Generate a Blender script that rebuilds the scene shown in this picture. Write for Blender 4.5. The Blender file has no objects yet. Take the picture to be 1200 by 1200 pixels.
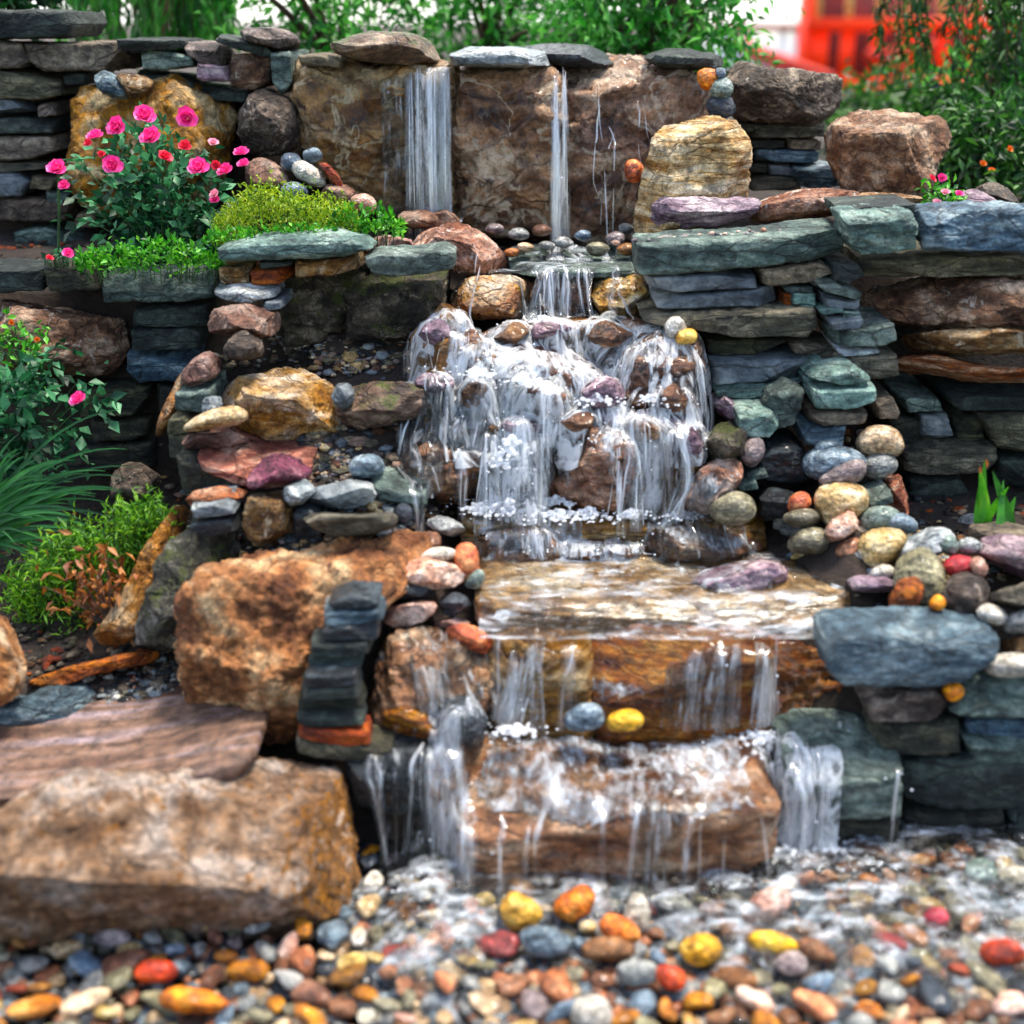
import bpy, bmesh, math, random
import numpy as np
from mathutils import Vector
from mathutils.bvhtree import BVHTree

# ------------------------------------------------------------------ camera, world, sun, exposure
SC = bpy.context.scene
COL = SC.collection
PITCH = math.radians(20.4)
FPX = 1563.0                      # focal length in pixels of a 1200 px wide frame
EYE = np.array([0.0, 0.0, 1.6])

cam_data = bpy.data.cameras.new("camera")
cam = bpy.data.objects.new("camera", cam_data)
COL.objects.link(cam)
cam.location = EYE
cam.rotation_euler = (math.pi / 2 - PITCH, 0, 0)
cam_data.sensor_width = 36.0
cam_data.lens = 36.0 * FPX / 1200.0
cam_data.clip_start = 0.05
cam_data.clip_end = 800.0
cam_data.dof.use_dof = True
cam_data.dof.focus_distance = 3.45
cam_data.dof.aperture_fstop = 1.3
SC.camera = cam

SUN_EL, SUN_AZ = math.radians(73), math.radians(62)     # azimuth: compass, clockwise from +Y
world = bpy.data.worlds.new("World")
SC.world = world
world.use_nodes = True
wn = world.node_tree.nodes
wl = world.node_tree.links
bg = wn.get("Background") or wn.new("ShaderNodeBackground")
sky = wn.new("ShaderNodeTexSky")
sky.sky_type = 'NISHITA'
sky.sun_disc = False
sky.sun_elevation = SUN_EL
sky.sun_rotation = SUN_AZ
sky.air_density = 1.0
sky.dust_density = 1.0
sky.ozone_density = 1.0
# thin bright cloud, shaped brighter behind the falls for contrast and bright water reflections
_g = wn.new("ShaderNodeTexCoord")
_sx = wn.new("ShaderNodeSeparateXYZ")
wl.new(_g.outputs["Generated"], _sx.inputs[0])
_cn = wn.new("ShaderNodeTexNoise")
wl.new(_g.outputs["Generated"], _cn.inputs["Vector"])
_cn.inputs["Scale"].default_value = 3.2
_cn.inputs["Detail"].default_value = 7
_m1 = wn.new("ShaderNodeMapRange")
wl.new(_cn.outputs[0], _m1.inputs[0])
for _i, _v in enumerate((0.36, 0.58, 0.25, 1.0)):
    _m1.inputs[_i + 1].default_value = _v
_m2 = wn.new("ShaderNodeMapRange")
_m2.interpolation_type = 'SMOOTHSTEP'
wl.new(_sx.outputs[1], _m2.inputs[0])
for _i, _v in enumerate((-0.35, 0.55, 0.10, 0.95)):
    _m2.inputs[_i + 1].default_value = _v
_mm = wn.new("ShaderNodeMath")
_mm.operation = 'MULTIPLY'
wl.new(_m1.outputs[0], _mm.inputs[0])
wl.new(_m2.outputs[0], _mm.inputs[1])
_mx = wn.new("ShaderNodeMix")
_mx.data_type = 'RGBA'
wl.new(_mm.outputs[0], _mx.inputs[0])
wl.new(sky.outputs[0], _mx.inputs[6])
_mx.inputs[7].default_value = (8.6, 8.6, 8.5, 1)
wl.new(_mx.outputs[2], bg.inputs[0])
bg.inputs[1].default_value = 0.15

sun_data = bpy.data.lights.new("sun", 'SUN')
sun_data.energy = 2.8
sun_data.angle = math.radians(14)
sun_data.color = (1.0, 0.91, 0.79)
sun = bpy.data.objects.new("sun", sun_data)
COL.objects.link(sun)
sd = Vector((math.sin(SUN_AZ) * math.cos(SUN_EL), math.cos(SUN_AZ) * math.cos(SUN_EL), math.sin(SUN_EL)))
sun.rotation_euler = sd.to_track_quat('Z', 'Y').to_euler()
sun.location = (0, 0, 8)

SC.view_settings.view_transform = 'Standard'
SC.view_settings.look = 'None'
SC.view_settings.exposure = 1.42
SC.view_settings.gamma = 1.0
SC.view_settings.use_curve_mapping = False
SC.render.engine = 'CYCLES'
SC.cycles.transparent_max_bounces = 40
SC.cycles.max_bounces = 7
SC.cycles.diffuse_bounces = 3
SC.cycles.glossy_bounces = 3
SC.cycles.use_denoising = True
SC.cycles.caustics_reflective = False
SC.cycles.caustics_refractive = False

RNG = np.random.default_rng(11)
random.seed(11)

# ------------------------------------------------------------------ pixel <-> place
FWD = np.array([0.0, math.cos(PITCH), -math.sin(PITCH)])
UPV = np.array([0.0, math.sin(PITCH), math.cos(PITCH)])
RGT = np.array([1.0, 0.0, 0.0])


def ray(px, py):
    return FWD + RGT * ((px - 600.0) / FPX) - UPV * ((py - 600.0) / FPX)


def at_y(px, py, Y):
    d = ray(px, py)
    return EYE + d * (Y / d[1])


def at_z(px, py, Z):
    d = ray(px, py)
    return EYE + d * ((Z - EYE[2]) / d[2])


# ------------------------------------------------------------------ vectorised gradient noise
_perm = np.random.default_rng(5).permutation(256)
_perm = np.concatenate([_perm, _perm, _perm])
_grad = np.random.default_rng(6).normal(size=(256, 3))
_grad /= np.linalg.norm(_grad, axis=1)[:, None]


def pnoise(p):
    i = np.floor(p).astype(np.int64)
    f = p - i
    u = f * f * f * (f * (f * 6 - 15) + 10)
    i &= 255
    out = np.zeros(len(p))
    for dx in (0, 1):
        wx = u[:, 0] if dx else 1 - u[:, 0]
        for dy in (0, 1):
            wy = u[:, 1] if dy else 1 - u[:, 1]
            for dz in (0, 1):
                wz = u[:, 2] if dz else 1 - u[:, 2]
                h = _perm[_perm[_perm[(i[:, 0] + dx) & 255] + ((i[:, 1] + dy) & 255)] + ((i[:, 2] + dz) & 255)]
                g = _grad[h]
                d = g[:, 0] * (f[:, 0] - dx) + g[:, 1] * (f[:, 1] - dy) + g[:, 2] * (f[:, 2] - dz)
                out += wx * wy * wz * d
    return out * 1.6


def fbm(p, octaves=4, gain=0.5):
    out = np.zeros(len(p))
    a = 1.0
    for k in range(octaves):
        out += a * pnoise(p * (2.03 ** k) + 17.3 * k)
        a *= gain
    return out


# ------------------------------------------------------------------ object helpers
def tag(o, label=None, cat=None, group=None, kind=None):
    if label:
        o["label"] = label
    if cat:
        o["category"] = cat
    if group:
        o["group"] = group
    if kind:
        o["kind"] = kind
    return o


def link_mesh(name, verts, faces, mat, loc=(0, 0, 0), parent=None, smooth=True, uvs=None):
    me = bpy.data.meshes.new(name)
    verts = np.asarray(verts, dtype=np.float32)
    faces = np.asarray(faces, dtype=np.int32)
    k = faces.shape[1]
    me.vertices.add(len(verts))
    me.vertices.foreach_set("co", verts.ravel())
    me.loops.add(faces.size)
    me.loops.foreach_set("vertex_index", faces.ravel())
    me.polygons.add(len(faces))
    me.polygons.foreach_set("loop_start", np.arange(0, faces.size, k, dtype=np.int32))
    if smooth:
        me.polygons.foreach_set("use_smooth", np.ones(len(faces), dtype=bool))
    if uvs is not None:
        lay = me.uv_layers.new(name="UVMap")
        lay.data.foreach_set("uv", np.asarray(uvs, dtype=np.float32)[faces.ravel()].ravel())
    me.update(calc_edges=True)
    me.validate()
    if mat:
        me.materials.append(mat)
    o = bpy.data.objects.new(name, me)
    o.location = loc
    COL.objects.link(o)
    if parent:
        o.parent = parent
    return o


def empty(name, loc):
    o = bpy.data.objects.new(name, None)
    o.location = loc
    o.empty_display_size = 0.05
    COL.objects.link(o)
    return o


# ------------------------------------------------------------------ materials
def lin(c):
    out = []
    for v in c:
        v = v / 255.0
        out.append(v / 12.92 if v <= 0.04045 else ((v + 0.055) / 1.055) ** 2.4)
    return (*out, 1.0)


class NT:
    def __init__(self, name):
        self.m = bpy.data.materials.new(name)
        self.m.use_nodes = True
        self.t = self.m.node_tree
        self.t.nodes.clear()
        self.out = self.n("ShaderNodeOutputMaterial")

    def n(self, typ, **kw):
        x = self.t.nodes.new(typ)
        for k, v in kw.items():
            setattr(x, k, v)
        return x

    def l(self, a, b):
        self.t.links.new(a, b)

    def put(self, sock, v):
        if isinstance(v, (int, float, tuple)):
            sock.default_value = v
        else:
            self.l(v, sock)

    def math(self, op, a, b=0.0, c=0.0, clamp=False):
        x = self.n("ShaderNodeMath", operation=op, use_clamp=clamp)
        for i, v in enumerate((a, b, c)):
            self.put(x.inputs[i], v)
        return x.outputs[0]

    def vmath(self, op, a, b):
        x = self.n("ShaderNodeVectorMath", operation=op)
        self.put(x.inputs[0], a)
        self.put(x.inputs[1], b)
        return x.outputs[0]

    def noise(self, vec, scale, detail=4.0, rough=0.55, dist=0.0):
        x = self.n("ShaderNodeTexNoise")
        self.l(vec, x.inputs["Vector"])
        x.inputs["Scale"].default_value = scale
        x.inputs["Detail"].default_value = detail
        x.inputs["Roughness"].default_value = rough
        x.inputs["Distortion"].default_value = dist
        return x.outputs[0]

    def ramp(self, fac, stops, interp='LINEAR'):
        x = self.n("ShaderNodeValToRGB")
        x.color_ramp.interpolation = interp
        e = x.color_ramp.elements
        while len(e) < len(stops):
            e.new(0.5)
        for i, (p, c) in enumerate(stops):
            e[i].position = p
            e[i].color = c if len(c) == 4 else (*c, 1)
        self.l(fac, x.inputs[0])
        return x.outputs[0]

    def step(self, fac, lo, hi):
        x = self.n("ShaderNodeMapRange", interpolation_type='SMOOTHSTEP')
        self.put(x.inputs[0], fac)
        x.inputs[1].default_value = lo
        x.inputs[2].default_value = hi
        x.inputs[3].default_value = 0.0
        x.inputs[4].default_value = 1.0
        return x.outputs[0]

    def mix(self, fac, a, b, blend='MIX'):
        x = self.n("ShaderNodeMix", data_type='RGBA', blend_type=blend)
        self.put(x.inputs[0], fac)
        self.put(x.inputs[6], a)
        self.put(x.inputs[7], b)
        return x.outputs[2]


MATS = {}


def rockmat(name, cols, scale=9.0, strata=0.0, vein=None, moss=0.0, rough=0.62, wet=0.0, bump=1.0, speck=0.35, spot=None, pits=0.0, crack=0.7, smap=None, side=None):
    """Stone: three tones in broad patches, streaks along the bedding, grain, veins, moss, wet sheen."""
    t = NT(name)
    tc = t.n("ShaderNodeTexCoord")
    oi = t.n("ShaderNodeObjectInfo")
    off = t.math('MULTIPLY', oi.outputs["Random"], 41.7)
    vec = t.vmath('ADD', tc.outputs["Object"], off)
    mp = t.n("ShaderNodeMapping")
    t.l(vec, mp.inputs[0])
    mp.inputs["Scale"].default_value = smap or (1, 1, 1 + 7 * strata)
    if strata:
        mp.inputs["Rotation"].default_value = (0.08, 0.10, 0)
    a = t.noise(mp.outputs[0], scale, 7, 0.62, 0.4)
    stops = [(0.38, lin(cols[0])), (0.5, lin(cols[1])), (0.63, lin(cols[2]))]
    col = t.ramp(a, stops)
    b = t.noise(vec, scale * 4.5, 6, 0.65, 0.2)
    g1 = t.ramp(b, [(0.36, (0.30, 0.29, 0.29)), (0.48, (0.95, 0.95, 0.95)), (0.64, (1.75, 1.7, 1.62))])
    col = t.mix(0.8, col, g1, 'MULTIPLY')
    c = t.noise(vec, scale * 26, 3, 0.7)
    g2 = t.ramp(c, [(0.38, (0.30, 0.30, 0.30)), (0.5, (1, 1, 1)), (0.64, (1.9, 1.9, 1.9))])
    col = t.mix(speck, col, g2, 'MULTIPLY')
    if spot:
        s = t.noise(vec, scale * 1.9, 6, 0.7, 0.8)
        col = t.mix(t.step(s, spot[1], spot[1] + 0.07), col, lin(spot[0]))
    height_v = None
    if vein:
        vv = t.noise(vec, scale * 0.95, 5, 0.55, 1.2)
        d = t.math('ABSOLUTE', t.math('SUBTRACT', vv, 0.5))
        m = t.math('SUBTRACT', 1.0, t.step(d, 0.006, 0.026))
        m = t.math('MULTIPLY', m, t.step(b, 0.36, 0.50))
        height_v = m
        col = t.mix(t.math('MULTIPLY', m, vein[1]), col, lin(vein[0]))
    crk = None
    if crack:
        wv = t.n("ShaderNodeTexNoise")
        t.l(vec, wv.inputs["Vector"])
        wv.inputs["Scale"].default_value = scale * 0.9
        wv.inputs["Detail"].default_value = 5
        vv3 = t.vmath('ADD', mp.outputs[0], t.vmath('MULTIPLY', wv.outputs["Color"], (1.6 / scale,) * 3))
        vo2 = t.n("ShaderNodeTexVoronoi", feature='DISTANCE_TO_EDGE')
        t.l(vv3, vo2.inputs["Vector"])
        vo2.inputs["Scale"].default_value = scale * 0.75
        m = t.math('SUBTRACT', 1.0, t.step(vo2.outputs["Distance"], 0.004, 0.045))
        crk = t.math('MULTIPLY', m, t.step(b, 0.42, 0.52))
        col = t.mix(t.math('MULTIPLY', crk, crack), col, t.mix(0.85, col, (0.16, 0.13, 0.11, 1), 'MULTIPLY'))
    if side:                                   # a second tint on the faces turned towards +X
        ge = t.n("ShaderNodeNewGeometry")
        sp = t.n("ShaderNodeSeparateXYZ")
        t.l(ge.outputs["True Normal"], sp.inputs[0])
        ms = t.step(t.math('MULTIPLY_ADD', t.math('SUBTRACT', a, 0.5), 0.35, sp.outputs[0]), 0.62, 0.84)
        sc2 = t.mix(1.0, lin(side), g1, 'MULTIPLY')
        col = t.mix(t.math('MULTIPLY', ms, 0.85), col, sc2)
    # each stone a little lighter or darker, warmer or cooler
    hsv = t.n("ShaderNodeHueSaturation")
    r2 = t.math('FRACT', t.math('MULTIPLY', oi.outputs["Random"], 7.13))
    t.put(hsv.inputs["Value"], t.math('MULTIPLY_ADD', oi.outputs["Random"], 0.34, 0.83))
    t.put(hsv.inputs["Hue"], t.math('MULTIPLY_ADD', r2, 0.024, 0.488))
    t.put(hsv.inputs["Saturation"], t.math('MULTIPLY_ADD', r2, 0.3, 0.94))
    t.l(col, hsv.inputs["Color"])
    col = hsv.outputs[0]
    if moss:
        geo = t.n("ShaderNodeNewGeometry")
        sx = t.n("ShaderNodeSeparateXYZ")
        t.l(geo.outputs["Normal"], sx.inputs[0])
        mm = t.noise(vec, scale * 1.6, 6, 0.7, 0.5)
        mk = t.step(t.math('MULTIPLY_ADD', sx.outputs[2], 0.07, mm), 0.60 - 0.17 * moss, 0.72 - 0.17 * moss)
        mc = t.ramp(c, [(0.3, lin((38, 46, 10))), (0.6, lin((92, 104, 28)))])
        col = t.mix(t.math('MULTIPLY', mk, 0.85), col, mc)
    p = t.n("ShaderNodeBsdfPrincipled")
    t.l(col, p.inputs["Base Color"])
    rr = t.math('MULTIPLY_ADD', b, 0.3, rough - 0.15)
    t.put(p.inputs["Roughness"], rr)
    p.inputs["Specular IOR Level"].default_value = 0.4
    if wet:
        p.inputs["Coat Weight"].default_value = wet
        p.inputs["Coat Roughness"].default_value = 0.13
        p.inputs["Coat IOR"].default_value = 1.33
    fine = t.noise(vec, scale * 18, 6, 0.78)
    h = t.math('ADD', t.math('MULTIPLY', b, 0.9), t.math('MULTIPLY', fine, 0.6))
    h = t.math('ADD', h, t.math('MULTIPLY', a, 1.2))
    if pits:
        vo = t.n("ShaderNodeTexVoronoi")
        t.l(vec, vo.inputs["Vector"])
        vo.inputs["Scale"].default_value = scale * 5
        h = t.math('ADD', h, t.math('MULTIPLY', t.step(vo.outputs["Distance"], 0.0, 0.45), pits))
    if height_v is not None:
        h = t.math('SUBTRACT', h, t.math('MULTIPLY', height_v, 0.25))
    if crk is not None:
        h = t.math('SUBTRACT', h, t.math('MULTIPLY', crk, 0.5))
    bm = t.n("ShaderNodeBump")
    bm.inputs["Strength"].default_value = min(1.0, 0.85 * bump)
    bm.inputs["Distance"].default_value = 0.022 * bump
    t.l(h, bm.inputs["Height"])
    t.l(bm.outputs[0], p.inputs["Normal"])
    t.l(p.outputs[0], t.out.inputs[0])
    MATS[name] = t.m
    return t.m


# tones are real stone albedos, written as sRGB
rockmat("teal", [(52, 64, 60), (82, 98, 91), (128, 142, 132)], 8, 0.35, rough=0.68, wet=0.06)
rockmat("tealpale", [(76, 100, 94), (112, 138, 129), (160, 180, 168)], 8, 0.35, rough=0.68, wet=0.06)
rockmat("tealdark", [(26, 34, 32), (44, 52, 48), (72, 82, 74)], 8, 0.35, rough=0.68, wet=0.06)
rockmat("blueslate", [(68, 74, 78), (98, 105, 108), (130, 135, 133)], 5, 0.25, rough=0.6, bump=0.6, speck=0.2)
rockmat("bluestone", [(48, 66, 78), (84, 106, 118), (140, 156, 160)], 7, 0.5, rough=0.62, wet=0.12)
rockmat("olive", [(62, 60, 46), (92, 88, 70), (132, 124, 102)], 8, 0.6, rough=0.6)
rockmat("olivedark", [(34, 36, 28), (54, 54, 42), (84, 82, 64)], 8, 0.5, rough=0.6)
rockmat("walltan", [(86, 76, 62), (120, 108, 90), (156, 144, 124)], 8, 0.3, rough=0.65)
rockmat("brown", [(70, 46, 28), (124, 90, 62), (184, 158, 130)], 9, 0.2, rough=0.6, spot=((196, 180, 160), 0.58))
rockmat("greybrown", [(58, 48, 42), (104, 90, 80), (168, 152, 138)], 10, 0.1, rough=0.6, bump=1.3, spot=((190, 176, 162), 0.6))
rockmat("ochre", [(116, 70, 24), (186, 128, 62), (226, 192, 134)], 9, 0.0, rough=0.75, bump=1.4, spot=((104, 58, 30), 0.60), pits=0.6)
rockmat("ochrewall", [(112, 66, 30), (176, 124, 72), (216, 190, 154)], 9, 0.0, rough=0.75, bump=1.2)
rockmat("tan", [(150, 108, 70), (210, 178, 138), (238, 222, 196)], 6, 1.0, rough=0.62, bump=1.2)
rockmat("pinkgranite", [(118, 74, 62), (170, 130, 116), (214, 190, 178)], 8, 0.0, rough=0.55, spot=((226, 212, 204), 0.58))
rockmat("pinkbrown", [(92, 60, 48), (138, 104, 88), (180, 156, 140)], 9, 0.0, rough=0.62, bump=1.1)
rockmat("mauve", [(102, 78, 92), (150, 126, 138), (196, 176, 178)], 8, 0.5, rough=0.55)
rockmat("purple", [(80, 40, 58), (122, 70, 88), (168, 122, 132)], 8, 0.3, rough=0.5)
rockmat("mossy", [(38, 34, 26), (66, 60, 46), (128, 118, 100)], 11, 0.1, moss=0.42, rough=0.65, spot=((170, 156, 138), 0.585), bump=1.4)
rockmat("mossybrown", [(70, 54, 40), (116, 92, 70), (168, 146, 122)], 9, 0.3, moss=0.4, rough=0.55, wet=0.3)
rockmat("veined", [(104, 70, 42), (170, 130, 90), (212, 186, 150)], 4.2, 0.2, vein=((226, 204, 168), 0.9), rough=0.5, wet=0.45, bump=1.5, spot=((62, 48, 40), 0.585))
rockmat("wetbrown", [(66, 38, 20), (138, 92, 58), (194, 156, 122)], 9, 0.3, rough=0.4, wet=0.8, bump=1.2)
rockmat("wetochre", [(92, 42, 10), (150, 84, 30), (192, 140, 84)], 8, 0.9, rough=0.4, wet=0.8, bump=1.2)
rockmat("wettan", [(92, 56, 30), (158, 114, 74), (208, 178, 144)], 6, 0.5, rough=0.42, wet=0.7, bump=1.2)
rockmat("wetpale", [(118, 84, 54), (188, 150, 110), (226, 204, 176)], 7, 0.3, rough=0.42, wet=0.6, bump=1.2)
rockmat("wetcream", [(150, 96, 40), (196, 160, 112), (222, 206, 180)], 9, 0.1, rough=0.4, wet=0.8, spot=((206, 150, 40), 0.57))
rockmat("lichen", [(40, 40, 30), (78, 76, 60), (146, 142, 128)], 12, 0.1, moss=0.35, rough=0.7, bump=1.3)
rockmat("sandpale", [(140, 88, 46), (192, 152, 116), (230, 212, 196)], 7, 0.1, rough=0.6, bump=1.2, spot=((150, 92, 44), 0.58))
rockmat("banded", [(80, 58, 48), (112, 88, 74), (126, 112, 116)], 7, rough=0.55, bump=0.5, speck=0.25, crack=0.0, smap=(0.22, 2.4, 1.6))
rockmat("redbrown", [(120, 56, 36), (176, 116, 90), (216, 184, 160)], 6, 0.8, rough=0.55)
rockmat("rust", [(96, 34, 12), (150, 64, 28), (188, 110, 66)], 9, 0.4, rough=0.6)
rockmat("paleblue", [(110, 120, 124), (160, 169, 171), (208, 211, 208)], 8, 0.3, rough=0.5, wet=0.3)
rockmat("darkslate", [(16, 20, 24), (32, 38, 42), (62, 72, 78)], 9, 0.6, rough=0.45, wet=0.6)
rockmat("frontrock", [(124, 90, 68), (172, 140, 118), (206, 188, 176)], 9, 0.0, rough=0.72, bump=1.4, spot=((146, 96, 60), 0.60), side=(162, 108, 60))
for nm, cs in dict(
        pebble_grey=[(82, 84, 84), (126, 128, 126), (168, 168, 162)], pebble_blue=[(56, 70, 82), (92, 110, 124), (144, 158, 166)],
        pebble_tan=[(140, 112, 72), (188, 160, 114), (222, 202, 166)], pebble_white=[(150, 142, 126), (192, 186, 172), (222, 218, 208)],
        pebble_orange=[(110, 62, 34), (172, 106, 60), (204, 152, 104)], pebble_yellow=[(140, 104, 40), (194, 154, 72), (220, 192, 126)],
        pebble_red=[(84, 30, 24), (134, 56, 46), (170, 100, 86)], pebble_brown=[(74, 44, 22), (118, 76, 44), (162, 118, 80)],
        pebble_olive=[(74, 70, 54), (114, 109, 86), (158, 152, 126)], pebble_dark=[(20, 26, 34), (40, 48, 58), (74, 82, 90)],
        pebble_mauve=[(92, 80, 82), (134, 120, 120), (180, 166, 162)], pebble_teal=[(74, 90, 84), (116, 132, 124), (166, 178, 168)],
        pebble_pink=[(160, 112, 90), (200, 158, 136), (226, 200, 184)]).items():
    rockmat(nm, cs, 18, 0.25, rough=0.48, wet=0.5, bump=0.7, speck=0.7, crack=0.35)

rockmat("vivid_orange", [(128, 58, 16), (200, 104, 34), (228, 156, 84)], 16, 0.2, rough=0.45, wet=0.4, bump=0.6, speck=0.5, crack=0.2)
rockmat("vivid_yellow", [(160, 112, 16), (220, 168, 36), (236, 202, 96)], 16, 0.2, rough=0.45, wet=0.4, bump=0.6, speck=0.5, crack=0.2)
rockmat("vivid_red", [(110, 16, 14), (176, 30, 28), (208, 84, 70)], 16, 0.2, rough=0.45, wet=0.4, bump=0.6, speck=0.5, crack=0.2)
# soil
_t = NT("soil")
_tc = _t.n("ShaderNodeTexCoord")
_a = _t.noise(_tc.outputs["Object"], 14, 8, 0.7)
_p = _t.n("ShaderNodeBsdfPrincipled")
_t.l(_t.ramp(_a, [(0.3, lin((22, 16, 12))), (0.7, lin((66, 50, 38)))]), _p.inputs["Base Color"])
_p.inputs["Roughness"].default_value = 0.9
_b = _t.n("ShaderNodeBump")
_b.inputs["Distance"].default_value = 0.02
_t.l(_t.noise(_tc.outputs["Object"], 60, 6, 0.7), _b.inputs["Height"])
_t.l(_b.outputs[0], _p.inputs["Normal"])
_t.l(_p.outputs[0], _t.out.inputs[0])
MATS["soil"] = _t.m


def plainmat(name, c, rough=0.6, var=0.25, scale=20.0, trans=0.0):
    t = NT(name)
    tc = t.n("ShaderNodeTexCoord")
    a = t.noise(tc.outputs["Object"], scale, 4, 0.6)
    lo = tuple(max(0, x * (1 - var)) for x in c)
    hi = tuple(min(255, x * (1 + var)) for x in c)
    p = t.n("ShaderNodeBsdfPrincipled")
    t.l(t.ramp(a, [(0.3, lin(lo)), (0.7, lin(hi))]), p.inputs["Base Color"])
    p.inputs["Roughness"].default_value = rough
    t.l(p.outputs[0], t.out.inputs[0])
    MATS[name] = t.m
    return t.m


def leafmat(name, dark, mid, light, scale=14.0, trans=0.35, rough=0.5):
    """Leaves: colour varies from clump to clump and leaf to leaf, some light passes through."""
    t = NT(name)
    tc = t.n("ShaderNodeTexCoord")
    geo = t.n("ShaderNodeNewGeometry")
    a = t.noise(tc.outputs["Object"], scale, 4, 0.6)
    r = t.math('ADD', t.math('MULTIPLY', a, 0.65), t.math('MULTIPLY', geo.outputs["Random Per Island"], 0.35))
    col = t.ramp(r, [(0.3, lin(dark)), (0.5, lin(mid)), (0.72, lin(light))])
    p = t.n("ShaderNodeBsdfPrincipled")
    t.l(col, p.inputs["Base Color"])
    p.inputs["Roughness"].default_value = rough
    tr = t.n("ShaderNodeBsdfTranslucent")
    t.l(col, tr.inputs[0])
    mx = t.n("ShaderNodeMixShader")
    mx.inputs[0].default_value = trans
    t.l(p.outputs[0], mx.inputs[1])
    t.l(tr.outputs[0], mx.inputs[2])
    t.l(mx.outputs[0], t.out.inputs[0])
    MATS[name] = t.m
    return t.m

# ------------------------------------------------------------------ ground: one sheet, terraces where the stones stand, out to the horizon
PROF = {
    'c': [(-60, -.05), (2.26, -.05), (2.42, .08), (2.62, .28), (2.90, .30), (3.06, .42), (3.2, .52), (3.42, .68), (3.62, .86), (3.95, .90), (4.12, 1.0), (4.3, 1.40), (6, 1.42), (12, .9), (22, .35), (300, .3)],
    'l': [(-60, -.05), (2.05, -.05), (2.3, .02), (2.62, .20), (3.0, .27), (3.48, .32), (3.60, .90), (3.75, .95), (4.16, .98), (4.32, 1.40), (6, 1.42), (12, .9), (22, .35), (300, .3)],
    'b': [(-60, -.05), (2.25, -.05), (2.5, .05), (2.6, .28), (2.7, .49), (2.84, .56), (2.98, .62), (3.1, .68), (3.3, .76), (3.45, .82), (3.6, .92), (3.75, .96), (4.16, 1.0), (4.32, 1.40), (6, 1.42), (12, .9), (22, .35), (300, .3)],
    'r': [(-60, -.05), (2.42, -.05), (2.56, .36), (2.8, .40), (3.2, .45), (3.40, .50), (3.50, .95), (3.75, 1.03), (4.3, 1.04), (6, .95), (12, .6), (22, .35), (300, .3)],
}


def prof(k, y):
    a = np.array(PROF[k])
    return np.interp(y, a[:, 0], a[:, 1])


def sst(x, a, b):
    t = np.clip((x - a) / (b - a), 0, 1)
    return t * t * (3 - 2 * t)


def ground_z(x, y):
    x, y = np.asarray(x, float), np.asarray(y, float)
    wl_ = 1 - sst(x, -.64, -.50)
    wr = sst(x, .50, .62)
    wb = (1 - wl_) * (1 - sst(x, -.26, -.14))
    wc = 1 - wl_ - wr - wb
    heap = .115 * np.exp(-((x - .765) / .085) ** 2) * sst(y, 2.55, 2.85) * (1 - sst(y, 3.05, 3.3))
    return wl_ * prof('l', y) + wb * prof('b', y) + wc * prof('c', y) + wr * prof('r', y) + heap


def at_ground(px, py):
    d = ray(px, py)
    for t in np.arange(1.6, 6, .01):
        p = EYE + d * t
        if p[2] < ground_z(p[0], p[1]):
            break
    return p


gx = np.concatenate([np.linspace(-300, -3, 24)[:-1], np.linspace(-3, 3, 220), np.linspace(3, 300, 24)[1:]])
gy = np.concatenate([np.linspace(-60, 1.2, 20)[:-1], np.linspace(1.2, 5, 240), np.linspace(5, 300, 60)[1:]])
X, Yg = np.meshgrid(gx, gy)
Z = ground_z(X.ravel(), Yg.ravel())
pp = np.stack([X.ravel(), Yg.ravel(), Z], 1)
near = (np.abs(pp[:, 0]) < 4) & (pp[:, 1] < 6)
Z = Z + np.where(near, 0.012 * fbm(pp * 9, 3), 0)
pp[:, 2] = Z
nx, ny = len(gx), len(gy)
ii = (np.arange(ny - 1)[:, None] * nx + np.arange(nx - 1)[None, :]).ravel()
GROUND = link_mesh("ground", pp, np.stack([ii, ii + 1, ii + nx + 1, ii + nx], 1), MATS["soil"])
tag(GROUND, "dark soil between and behind the stones", "ground", kind="structure")

# ------------------------------------------------------------------ stone builder
_ico = {}


def ico(level):
    if level not in _ico:
        bm = bmesh.new()
        bmesh.ops.create_icosphere(bm, subdivisions=level, radius=1.0)
        v = np.array([x.co[:] for x in bm.verts])
        f = np.array([[q.index for q in x.verts] for x in bm.faces])
        bm.free()
        # turn it so that the poles do not line up with the depth axis
        a, b = 0.37, 0.61
        ry = np.array([[math.cos(a), 0, math.sin(a)], [0, 1, 0], [-math.sin(a), 0, math.cos(a)]])
        rx = np.array([[1, 0, 0], [0, math.cos(b), -math.sin(b)], [0, math.sin(b), math.cos(b)]])
        _ico[level] = (v @ ry.T @ rx.T, f)
    return _ico[level]


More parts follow.
